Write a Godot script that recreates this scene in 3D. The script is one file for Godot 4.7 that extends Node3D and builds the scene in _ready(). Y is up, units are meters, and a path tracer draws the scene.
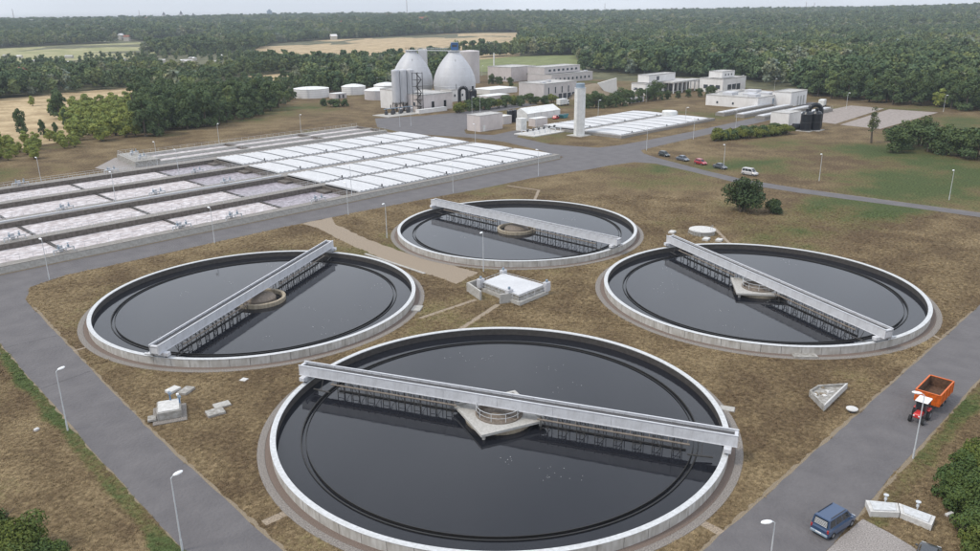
extends Node3D

# ---------------------------------------------------------------- camera numbers
# The axes of the scene follow the works' own grid: x runs along the long basins, z across them.
const CAM := Vector3(-32.933, 41.97, 150.877)
const LOOK := Vector2(0.713798, -0.700352)
const PITCH := 0.3212985
const ROLL := 0.0102359
const FOCAL := 785.936
const YAW := -0.79491

var rng := RandomNumberGenerator.new()
var mats := {}
var used_names := {}
var cam_f: Vector3
var cam_r: Vector3
var cam_u: Vector3


# ---------------------------------------------------------------- mesh builder
class MB:
	var v := PackedVector3Array()
	var n := PackedVector3Array()
	var t := PackedVector2Array()
	var t2 := PackedVector2Array()
	var c := PackedColorArray()
	var ix := PackedInt32Array()
	var with_uv := false
	var with_col := false

	func tri(a: Vector3, b: Vector3, d: Vector3) -> void:
		var nn := (b - a).cross(d - a).normalized()
		var i := v.size()
		v.append(a); v.append(b); v.append(d)
		n.append(nn); n.append(nn); n.append(nn)
		ix.append(i); ix.append(i + 2); ix.append(i + 1)

	# corners counter-clockwise seen from outside
	func quad(a: Vector3, b: Vector3, d: Vector3, e: Vector3) -> void:
		var nn := (b - a).cross(e - a)
		if nn.length_squared() < 1e-12:
			nn = (d - b).cross(e - b)
		nn = nn.normalized()
		quadn(a, b, d, e, nn, nn, nn, nn)

	func quadn(a: Vector3, b: Vector3, d: Vector3, e: Vector3, na: Vector3, nb: Vector3, nd: Vector3, ne: Vector3) -> void:
		var i := v.size()
		v.append(a); v.append(b); v.append(d); v.append(e)
		n.append(na); n.append(nb); n.append(nd); n.append(ne)
		ix.append(i); ix.append(i + 2); ix.append(i + 1)
		ix.append(i); ix.append(i + 3); ix.append(i + 2)

	func col4(k: Color) -> void:
		with_col = true
		for q in 4:
			c.append(k)

	func box(o: Vector3, s: Vector3, b := Basis()) -> void:
		var h := s * 0.5
		var p := []
		for k in 8:
			p.append(o + b * Vector3(h.x if k & 1 else -h.x, h.y if k & 2 else -h.y, h.z if k & 4 else -h.z))
		quad(p[4], p[5], p[7], p[6])
		quad(p[1], p[0], p[2], p[3])
		quad(p[5], p[1], p[3], p[7])
		quad(p[0], p[4], p[6], p[2])
		quad(p[6], p[7], p[3], p[2])
		quad(p[0], p[1], p[5], p[4])

	# box from its two corners
	func bb(a: Vector3, b: Vector3) -> void:
		box((a + b) * 0.5, (b - a).abs())

	# box with chamfered edges
	func cbox(o: Vector3, s: Vector3, bev: float, b := Basis()) -> void:
		var h := s * 0.5
		var e: float = min(bev, min(h.x, min(h.y, h.z)) * 0.9)
		var X := func(sx, sy, sz, ax):
			var q := Vector3(h.x * sx, h.y * sy, h.z * sz)
			if ax != 0: q.x -= e * sx
			if ax != 1: q.y -= e * sy
			if ax != 2: q.z -= e * sz
			return o + b * q
		for s1 in [-1, 1]:
			face(X.call(s1, -1, -1, 0), X.call(s1, 1, -1, 0), X.call(s1, 1, 1, 0), X.call(s1, -1, 1, 0), o)
			face(X.call(-1, s1, -1, 1), X.call(1, s1, -1, 1), X.call(1, s1, 1, 1), X.call(-1, s1, 1, 1), o)
			face(X.call(-1, -1, s1, 2), X.call(1, -1, s1, 2), X.call(1, 1, s1, 2), X.call(-1, 1, s1, 2), o)
			for s2 in [-1, 1]:
				face(X.call(s1, s2, -1, 0), X.call(s1, s2, 1, 0), X.call(s1, s2, 1, 1), X.call(s1, s2, -1, 1), o)
				face(X.call(s1, -1, s2, 0), X.call(s1, 1, s2, 0), X.call(s1, 1, s2, 2), X.call(s1, -1, s2, 2), o)
				face(X.call(-1, s1, s2, 1), X.call(1, s1, s2, 1), X.call(1, s1, s2, 2), X.call(-1, s1, s2, 2), o)
				for s3 in [-1, 1]:
					var a = X.call(s1, s2, s3, 0)
					var d = X.call(s1, s2, s3, 1)
					var f = X.call(s1, s2, s3, 2)
					if (d - a).cross(f - a).dot(a - o) > 0: tri(a, d, f)
					else: tri(a, f, d)

	# quad turned so that it faces away from the point o
	func face(a: Vector3, b: Vector3, d: Vector3, e: Vector3, o: Vector3) -> void:
		if (b - a).cross(e - a).dot((a + d) * 0.5 - o) > 0: quad(a, b, d, e)
		else: quad(a, e, d, b)

	func cyl(a: Vector3, b: Vector3, r0: float, r1: float, sides := 10, caps := true) -> void:
		var ax := (b - a).normalized()
		var s := ax.cross(Vector3.UP if absf(ax.y) < 0.9 else Vector3.RIGHT).normalized()
		var w := s.cross(ax)
		for k in sides:
			var t0 := TAU * k / sides
			var t1 := TAU * (k + 1) / sides
			var d0 := s * cos(t0) + w * sin(t0)
			var d1 := s * cos(t1) + w * sin(t1)
			face2(a + d0 * r0, a + d1 * r0, b + d1 * r1, b + d0 * r1, d0, d1)
			if caps:
				if r1 > 0.001: tri_out(b, b + d0 * r1, b + d1 * r1, ax)
				if r0 > 0.001: tri_out(a, a + d0 * r0, a + d1 * r0, -ax)

	func tri_out(a: Vector3, b: Vector3, d: Vector3, o: Vector3) -> void:
		if (b - a).cross(d - a).dot(o) > 0: tri(a, b, d)
		else: tri(a, d, b)

	func face2(a: Vector3, b: Vector3, d: Vector3, e: Vector3, n0: Vector3, n1: Vector3) -> void:
		if (b - a).cross(e - a).dot(n0) > 0: quadn(a, b, d, e, n0, n1, n1, n0)
		else: quadn(a, e, d, b, n0, n0, n1, n1)

	# profile of (radius, height) turned round the y axis; hard edges between profile pieces unless smooth
	func lathe(pr: Array, sides := 48, a0 := 0.0, a1 := TAU, smooth := false) -> void:
		var ns := []
		for k in pr.size() - 1:
			var d: Vector2 = (pr[k + 1] - pr[k]).normalized()
			ns.append(Vector2(-d.y, d.x) * -1.0)
		for k in pr.size() - 1:
			var nA: Vector2 = ns[k]
			var nB: Vector2 = ns[k]
			if smooth:
				if k > 0: nA = (ns[k - 1] + ns[k]).normalized()
				if k < ns.size() - 1: nB = (ns[k + 1] + ns[k]).normalized()
			for j in sides:
				var t0 := a0 + (a1 - a0) * j / sides
				var t1 := a0 + (a1 - a0) * (j + 1) / sides
				var p: Vector2 = pr[k]
				var q: Vector2 = pr[k + 1]
				var c0 := Vector3(cos(t0), 0, sin(t0))
				var c1 := Vector3(cos(t1), 0, sin(t1))
				var U := Vector3.UP
				var va := c0 * p.x + U * p.y
				var vb := c1 * p.x + U * p.y
				var vc := c1 * q.x + U * q.y
				var vd := c0 * q.x + U * q.y
				var na := c0 * nA.x + U * nA.y
				var nb := c1 * nA.x + U * nA.y
				var nc := c1 * nB.x + U * nB.y
				var nd := c0 * nB.x + U * nB.y
				if p.x < 1e-4: 
					tri_out(va, vc, vd, nd)
				elif q.x < 1e-4:
					tri_out(va, vb, vc, na)
				elif (vb - va).cross(vd - va).dot(na) > 0: quadn(va, vb, vc, vd, na, nb, nc, nd)
				else: quadn(va, vd, vc, vb, na, nd, nc, nb)

	func tube(pts: Array, r: float, sides := 6) -> void:
		for k in pts.size() - 1:
			cyl(pts[k], pts[k + 1], r, r, sides, true)

	func bar(a: Vector3, b: Vector3, w: float) -> void:
		var ax := (b - a)
		var l := ax.length()
		ax /= l
		var s := ax.cross(Vector3.UP if absf(ax.y) < 0.95 else Vector3.RIGHT).normalized()
		box((a + b) * 0.5, Vector3(l, w, w), Basis(ax, s.cross(ax).normalized() * 1.0, s))

	# plan polygon (x, z) between two heights
	func prism(poly: PackedVector2Array, y0: float, y1: float, sides := true) -> void:
		var tr := Geometry2D.triangulate_polygon(poly)
		for k in range(0, tr.size(), 3):
			var a := poly[tr[k]]
			var b := poly[tr[k + 1]]
			var d := poly[tr[k + 2]]
			tri_out(Vector3(a.x, y1, a.y), Vector3(b.x, y1, b.y), Vector3(d.x, y1, d.y), Vector3.UP)
		if sides:
			var cw := Geometry2D.is_polygon_clockwise(poly)
			for k in poly.size():
				var a := poly[k]
				var b := poly[(k + 1) % poly.size()]
				var d := (b - a).normalized()
				var o := Vector3(d.y, 0, -d.x)
				if cw: o = -o
				var A := Vector3(a.x, y0, a.y)
				var B := Vector3(b.x, y0, b.y)
				var up := Vector3(0, y1 - y0, 0)
				face2(A, B, B + up, A + up, o, o)

	func mesh(m: Material = null) -> ArrayMesh:
		var arr := []
		arr.resize(Mesh.ARRAY_MAX)
		arr[Mesh.ARRAY_VERTEX] = v
		arr[Mesh.ARRAY_NORMAL] = n
		arr[Mesh.ARRAY_INDEX] = ix
		if with_uv:
			arr[Mesh.ARRAY_TEX_UV] = t
			arr[Mesh.ARRAY_TEX_UV2] = t2
		if with_col: arr[Mesh.ARRAY_COLOR] = c
		var am := ArrayMesh.new()
		am.add_surface_from_arrays(Mesh.PRIMITIVE_TRIANGLES, arr)
		if m: am.surface_set_material(0, m)
		return am


# ---------------------------------------------------------------- naming and tagging
func numbered(called: String) -> String:
	var k: int = used_names.get(called, 0)
	used_names[called] = k + 1
	return called if k == 0 else "%s_%03d" % [called, k]

func tag(o: Node, label: String, category: String, group := "", kind := "") -> Node:
	if label: o.set_meta("label", label)
	if category: o.set_meta("category", category)
	if group: o.set_meta("group", group)
	if kind: o.set_meta("kind", kind)
	return o

func thing(called: String, label: String, category: String, at := Vector3.ZERO, turn := 0.0, group := "") -> Node3D:
	var o := Node3D.new()
	o.name = numbered(called)
	add_child(o)
	o.position = at
	o.rotation.y = turn
	tag(o, label, category, group)
	return o

func obj(called: String, mb: MB, m: Material, parent: Node = null, at := Vector3.ZERO) -> MeshInstance3D:
	return put(called, mb.mesh(m), parent, at)

func put(called: String, me: Mesh, parent: Node = null, at := Vector3.ZERO, turn := 0.0) -> MeshInstance3D:
	var o := MeshInstance3D.new()
	o.mesh = me
	if parent:
		o.name = called
		parent.add_child(o, true)
	else:
		o.name = numbered(called)
		add_child(o)
	o.position = at
	o.rotation.y = turn
	return o

func struct(called: String, mb: MB, m: Material) -> MeshInstance3D:
	var o := obj(called, mb, m)
	o.set_meta("kind", "structure")
	return o

func dup(root: Node3D, at: Vector3, turn: float, label := "", group := "") -> Node3D:
	var r: Node3D = root.duplicate()
	r.name = numbered(root.get_meta("base"))
	add_child(r)
	r.position = at
	r.rotation.y = turn
	if label: r.set_meta("label", label)
	if group: r.set_meta("group", group)
	return r


# ---------------------------------------------------------------- from a pixel of the photograph to a place on the ground, and back
func P(px: float, py: float, y := 0.0) -> Vector3:
	var d := cam_f + cam_r * ((px - 490.0) / FOCAL) - cam_u * ((py - 275.5) / FOCAL)
	return CAM + d * ((y - CAM.y) / d.y)

func P2(px: float, py: float, y := 0.0) -> Vector2:
	var q := P(px, py, y)
	return Vector2(q.x, q.z)

func pixel(w: Vector3) -> Vector2:
	var d := w - CAM
	var z := d.dot(cam_f)
	return Vector2(490.0 + FOCAL * d.dot(cam_r) / z, 275.5 - FOCAL * d.dot(cam_u) / z)

func poly_px(a: Array) -> PackedVector2Array:
	var o := PackedVector2Array()
	for q in a:
		o.append(P2(q[0], q[1]))
	return o

func vec2s(a: Array) -> PackedVector2Array:
	var o := PackedVector2Array()
	for q in a:
		o.append(Vector2(q[0], q[1]))
	return o

# plan outline with small uneven steps along its edges
func ragged(poly: PackedVector2Array, step: float, amp: float) -> PackedVector2Array:
	var o := PackedVector2Array()
	for k in poly.size():
		var a := poly[k]
		var b := poly[(k + 1) % poly.size()]
		var m: int = max(1, int(a.distance_to(b) / step))
		var s := (b - a).normalized().orthogonal()
		for j in m:
			var w := 0.0 if j == 0 else rng.randf_range(-amp, amp)
			o.append(a.lerp(b, float(j) / m) + s * w)
	return o


# ---------------------------------------------------------------- textures and materials
func noise_image(sd: int, freq: float, oct: int, size: int, kind := FastNoiseLite.TYPE_SIMPLEX_SMOOTH) -> Image:
	var f := FastNoiseLite.new()
	f.seed = sd
	f.frequency = freq
	f.noise_type = kind
	f.fractal_octaves = oct
	return f.get_seamless_image(size, size)

# two noises blended between two colours (sRGB), a contrast, and rare spots of a third colour
func mottle(sd: int, f1: float, f2: float, ca: Color, cb: Color, size := 512, sharp := 1.0, spot := Color(0, 0, 0, 0), spot_at := 2.0) -> ImageTexture:
	var a := noise_image(sd, f1, 4, size).get_data()
	var b := noise_image(sd + 7, f2, 3, size).get_data()
	var out := PackedByteArray()
	out.resize(size * size * 3)
	for k in size * size:
		var w := (a[k] * 0.6 + b[k] * 0.4) / 255.0
		w = clampf((w - 0.5) * sharp * 1.6 + 0.5, 0.0, 1.0)
		var q := ca.lerp(cb, w)
		if spot.a > 0.0 and b[k] / 255.0 > spot_at:
			q = q.lerp(spot, spot.a)
		out[k * 3] = int(q.r * 255.0)
		out[k * 3 + 1] = int(q.g * 255.0)
		out[k * 3 + 2] = int(q.b * 255.0)
	var im := Image.create_from_data(size, size, false, Image.FORMAT_RGB8, out)
	im.generate_mipmaps()
	return ImageTexture.create_from_image(im)

func bump_of(sd: int, freq: float, oct: int, size: int, strength: float) -> ImageTexture:
	var im := noise_image(sd, freq, oct, size)
	im.convert(Image.FORMAT_RGBA8)
	im.bump_map_to_normal_map(strength)
	im.generate_mipmaps()
	return ImageTexture.create_from_image(im)

func lin(r: float, g: float, b: float) -> Color:
	return Color(r, g, b).linear_to_srgb()

func flat_mat(called: String, c: Color, rough := 0.8, metal := 0.0) -> StandardMaterial3D:
	var m := StandardMaterial3D.new()
	m.resource_name = called
	m.albedo_color = c.linear_to_srgb()
	m.roughness = rough
	m.metallic = metal
	mats[called] = m
	return m

# colour times a grey or coloured pattern laid over it in metres
func pat_mat(called: String, c: Color, tex: Texture2D, scale: Vector3, rough := 0.85, world := true, nrm: Texture2D = null, nscale := 0.5) -> StandardMaterial3D:
	var m := flat_mat(called, c, rough)
	m.albedo_texture = tex
	m.uv1_triplanar = true
	m.uv1_world_triplanar = world
	m.uv1_scale = scale
	if nrm:
		m.normal_enabled = true
		m.normal_texture = nrm
		m.normal_scale = nscale
	return m

func make_materials() -> void:
	var grey := mottle(11, 0.012, 0.05, Color(0.82, 0.815, 0.80), Color(1, 1, 1), 512, 1.0)
	var stain := mottle(12, 0.01, 0.06, Color(0.70, 0.68, 0.65), Color(1, 1, 1), 512, 1.1)
	var soft := mottle(13, 0.008, 0.03, Color(0.86, 0.86, 0.85), Color(1, 1, 1), 512, 1.0)
	var faint := mottle(42, 0.01, 0.04, Color(0.92, 0.915, 0.91), Color(1, 1, 1), 512, 1.0)
	var grit := mottle(14, 0.03, 0.25, Color(0.62, 0.61, 0.61), Color(1, 1, 1), 512, 1.1, Color(0.45, 0.45, 0.45, 0.5), 0.8)
	var fleck := bump_of(15, 0.08, 4, 512, 6.0)
	pat_mat("concrete", Color(0.47, 0.455, 0.43), grey, Vector3(0.21, 0.21, 0.21))
	pat_mat("wall_concrete", Color(0.60, 0.59, 0.57), mottle(41, 0.012, 0.04, Color(0.74, 0.72, 0.69), Color(1, 1, 1), 512, 1.1), Vector3(0.11, 0.025, 0.11), 0.85)
	pat_mat("rim_concrete", Color(0.60, 0.61, 0.625), soft, Vector3(0.4, 0.4, 0.4), 0.7)
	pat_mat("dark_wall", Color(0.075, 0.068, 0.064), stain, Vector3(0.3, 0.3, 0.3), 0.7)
	pat_mat("basin_wall", Color(0.16, 0.14, 0.125), stain, Vector3(0.25, 0.15, 0.25), 0.85)
	pat_mat("basin_top", Color(0.29, 0.27, 0.25), grey, Vector3(0.15, 0.15, 0.15), 0.9)
	pat_mat("apron", Color(0.33, 0.30, 0.27), grit, Vector3(0.35, 0.35, 0.35), 0.95)
	pat_mat("gravel_strip", Color(0.26, 0.20, 0.165), grit, Vector3(0.6, 0.6, 0.6), 0.95)
	pat_mat("asphalt", Color(0.138, 0.129, 0.130), mottle(16, 0.005, 0.3, Color(0.86, 0.86, 0.87), Color(1, 1, 1), 1024, 0.9), Vector3(0.045, 0.045, 0.045), 0.9, true, fleck, 0.3)
	flat_mat("joint_grey", Color(0.27, 0.275, 0.285), 0.7)
	pat_mat("old_asphalt", Color(0.145, 0.138, 0.142), grit, Vector3(0.3, 0.3, 0.3), 0.95)
	pat_mat("sand", Color(0.42, 0.34, 0.25), grit, Vector3(0.3, 0.3, 0.3), 0.95)
	pat_mat("kerb_sand", Color(0.33, 0.265, 0.18), grit, Vector3(0.5, 0.5, 0.5), 0.95)
	pat_mat("paving", Color(0.42, 0.385, 0.36), grit, Vector3(0.4, 0.4, 0.4), 0.9)
	pat_mat("cover_white", Color(0.58, 0.585, 0.595), mottle(17, 0.01, 0.04, Color(0.92, 0.92, 0.925), Color(1, 1, 1), 512, 1.0), Vector3(0.05, 0.3, 0.05), 0.6)
	pat_mat("white_paint", Color(0.78, 0.78, 0.77), soft, Vector3(0.1, 0.1, 0.1), 0.6)
	pat_mat("white_wall", Color(0.76, 0.745, 0.735), faint, Vector3(0.03, 0.015, 0.03), 0.8)
	pat_mat("grey_wall", Color(0.54, 0.505, 0.50), faint, Vector3(0.03, 0.02, 0.03), 0.8)
	pat_mat("pink_wall", Color(0.60, 0.545, 0.53), faint, Vector3(0.03, 0.02, 0.03), 0.85)
	pat_mat("roof_grey", Color(0.52, 0.51, 0.50), grey, Vector3(0.07, 0.07, 0.07), 0.9)
	pat_mat("metal_clad", Color(0.52, 0.525, 0.55), faint, Vector3(0.04, 0.02, 0.04), 0.5)
	pat_mat("steel", Color(0.60, 0.615, 0.64), soft, Vector3(0.3, 0.08, 0.3), 0.45)
	pat_mat("bridge_paint", Color(0.60, 0.61, 0.64), mottle(18, 0.01, 0.05, Color(0.90, 0.895, 0.89), Color(1, 1, 1), 512, 1.0), Vector3(0.2, 0.08, 0.2), 0.5, false)
	pat_mat("grating", Color(0.12, 0.12, 0.125), grit, Vector3(1, 1, 1), 0.7, false)
	flat_mat("weir_black", Color(0.014, 0.013, 0.012), 0.6)
	pat_mat("old_steel", Color(0.055, 0.052, 0.050), stain, Vector3(0.8, 0.3, 0.8), 0.6, false)
	pat_mat("brown_pipe", Color(0.26, 0.22, 0.185), stain, Vector3(0.7, 0.7, 0.7), 0.7, false)
	pat_mat("well_concrete", Color(0.44, 0.38, 0.29), stain, Vector3(0.5, 0.16, 0.5), 0.85, false)
	pat_mat("platform_concrete", Color(0.50, 0.485, 0.46), grey, Vector3(0.4, 0.4, 0.4), 0.85, false)
	pat_mat("drum_brown", Color(0.24, 0.20, 0.165), stain, Vector3(0.5, 0.5, 0.5), 0.8, false)
	pat_mat("old_concrete", Color(0.43, 0.42, 0.40), stain, Vector3(0.25, 0.25, 0.25), 0.9)
	pat_mat("block_white", Color(0.62, 0.61, 0.595), mottle(19, 0.015, 0.07, Color(0.86, 0.855, 0.845), Color(1, 1, 1), 512, 1.1), Vector3(0.22, 0.22, 0.22), 0.8)
	# foam on the aerated water: pinkish white scum with brown water between the flakes
	var fo := pat_mat("foam", Color(1, 1, 1), mottle(21, 0.012, 0.03, Color(0.63, 0.59, 0.585), Color(0.83, 0.81, 0.815), 1024, 1.5), Vector3(0.04, 0.04, 0.04), 0.8, true, bump_of(22, 0.05, 4, 512, 8.0), 0.6)
	fo.uv1_scale = Vector3(0.03, 0.055, 0.055)
	pat_mat("thin_foam", Color(1, 1, 1), mottle(23, 0.02, 0.05, Color(0.46, 0.43, 0.45), Color(0.70, 0.67, 0.70), 512, 1.1), Vector3(0.06, 0.06, 0.06), 0.5)
	# clear, nearly black water with a little ripple
	var w := flat_mat("water", Color(0.012, 0.013, 0.017), 0.03)
	w.metallic_specular = 0.40
	w.normal_enabled = true
	w.normal_texture = bump_of(24, 0.02, 4, 1024, 3.0)
	w.normal_scale = 0.075
	w.uv1_triplanar = true
	w.uv1_world_triplanar = true
	w.uv1_scale = Vector3(0.09, 0.09, 0.09)
	flat_mat("black", Color(0.006, 0.008, 0.013), 0.35)
	flat_mat("dark_grey", Color(0.05, 0.05, 0.055), 0.6)
	flat_mat("glass_dark", Color(0.02, 0.025, 0.03), 0.08)
	flat_mat("window_dark", Color(0.05, 0.06, 0.075), 0.15)
	flat_mat("tyre", Color(0.018, 0.018, 0.019), 0.9)
	flat_mat("rim", Color(0.35, 0.36, 0.38), 0.4, 0.6)
	flat_mat("lamp_steel", Color(0.50, 0.52, 0.54), 0.5)
	flat_mat("lamp_white", Color(0.82, 0.83, 0.84), 0.4)
	flat_mat("valve_blue", Color(0.07, 0.16, 0.30), 0.5)
	flat_mat("crane_blue", Color(0.035, 0.12, 0.30), 0.5)
	flat_mat("dull_blue", Color(0.22, 0.28, 0.34), 0.6)
	var orange := flat_mat("orange_paint", Color(0.72, 0.145, 0.012), 0.45)
	orange.albedo_texture = mottle(25, 0.02, 0.09, Color(0.80, 0.78, 0.76), Color(1, 1, 1), 256, 1.2)
	orange.uv1_triplanar = true
	orange.uv1_scale = Vector3(0.4, 0.4, 0.4)
	pat_mat("rust_inside", Color(0.16, 0.085, 0.05), stain, Vector3(0.5, 0.5, 0.5), 0.95, false)
	flat_mat("tractor_red", Color(0.50, 0.03, 0.03), 0.4)
	flat_mat("light_red", Color(0.35, 0.015, 0.012), 0.3)
	flat_mat("lens", Color(0.75, 0.76, 0.78), 0.15)
	flat_mat("plate_white", Color(0.8, 0.8, 0.8), 0.4)
	pat_mat("bark", Color(0.13, 0.105, 0.08), stain, Vector3(0.6, 0.2, 0.6), 0.95, false)
	pat_mat("stubble", Color(0.50, 0.385, 0.225), mottle(26, 0.006, 0.05, Color(0.76, 0.73, 0.68), Color(1, 1, 1), 1024, 1.3), Vector3(0.009, 0.009, 0.009), 0.95)
	pat_mat("pale_field", Color(0.36, 0.32, 0.17), mottle(27, 0.008, 0.05, Color(0.72, 0.78, 0.62), Color(1, 1, 1), 512, 1.2), Vector3(0.006, 0.006, 0.006), 0.95)
	pat_mat("green_field", Color(0.19, 0.215, 0.075), mottle(28, 0.01, 0.05, Color(0.8, 0.8, 0.74), Color(1, 1, 1), 512, 1.2), Vector3(0.012, 0.012, 0.012), 0.95)
	pat_mat("forest_floor", Color(0.150, 0.142, 0.070), mottle(29, 0.01, 0.06, Color(0.6, 0.62, 0.55), Color(1, 1, 1), 512, 1.2), Vector3(0.01, 0.01, 0.01), 1.0)
	pat_mat("pad_pink", Color(0.33, 0.285, 0.26), grey, Vector3(0.08, 0.08, 0.08), 0.95)
	pat_mat("tile_red", Color(0.28, 0.11, 0.07), soft, Vector3(0.3, 0.3, 0.3), 0.9)
	pat_mat("house_wall", Color(0.58, 0.54, 0.48), soft, Vector3(0.2, 0.2, 0.2), 0.9)


func leaf_mat(called: String, c: Color) -> StandardMaterial3D:
	var m := flat_mat(called, c, 0.75)
	m.vertex_color_use_as_albedo = true
	m.metallic_specular = 0.25
	m.backlight_enabled = true
	m.backlight = Color(0.22, 0.28, 0.1)
	m.cull_mode = BaseMaterial3D.CULL_DISABLED
	return m


# ---------------------------------------------------------------- the lie of the land
func away(x: float, z: float) -> float:
	return Vector2(x - CAM.x, z - CAM.z).length()

var hill_noise := FastNoiseLite.new()

func land(x: float, z: float) -> float:
	var d := away(x, z)
	if d < 750.0: return 0.0
	var side := (x - CAM.x) * cam_r.x + (z - CAM.z) * cam_r.z
	var lift := 27.0 + 6.0 * clampf(side / d / 0.55, -1.0, 1.0)
	var h := lift * smoothstep(900.0, 3000.0, d)
	h += (hill_noise.get_noise_2d(x, z) * 8.0) * smoothstep(900.0, 2200.0, d)
	return max(h, 0.0)

func build_ground() -> void:
	hill_noise.seed = 5
	hill_noise.frequency = 0.0011
	hill_noise.fractal_octaves = 3
	# wide terrain out to the horizon, seen between and under the trees
	var mb := MB.new()
	var radii := [0.0, 200.0, 500.0, 750.0, 900.0, 1050.0, 1200.0, 1400.0, 1600.0, 1850.0, 2100.0, 2400.0, 2700.0, 3000.0, 3400.0, 3900.0, 4500.0]
	var spokes := 96
	for k in radii.size() - 1:
		for j in spokes:
			var q := []
			for w in [[k, j], [k + 1, j], [k + 1, j + 1], [k, j + 1]]:
				var a: float = TAU * w[1] / spokes
				var x: float = CAM.x + radii[w[0]] * cos(a)
				var z: float = CAM.z + radii[w[0]] * sin(a)
				q.append(Vector3(x, land(x, z) - 0.06, z))
			if k == 0: mb.tri_out(q[0], q[1], q[2], Vector3.UP)
			else: mb.face2(q[0], q[1], q[2], q[3], Vector3.UP, Vector3.UP)
	struct("terrain", mb, mats["forest_floor"])
	build_lawn()

# the meadow of the works: one sheet with its own computed picture of dry and green grass
var lawn_image: Image
var paved: Array = []

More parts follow.
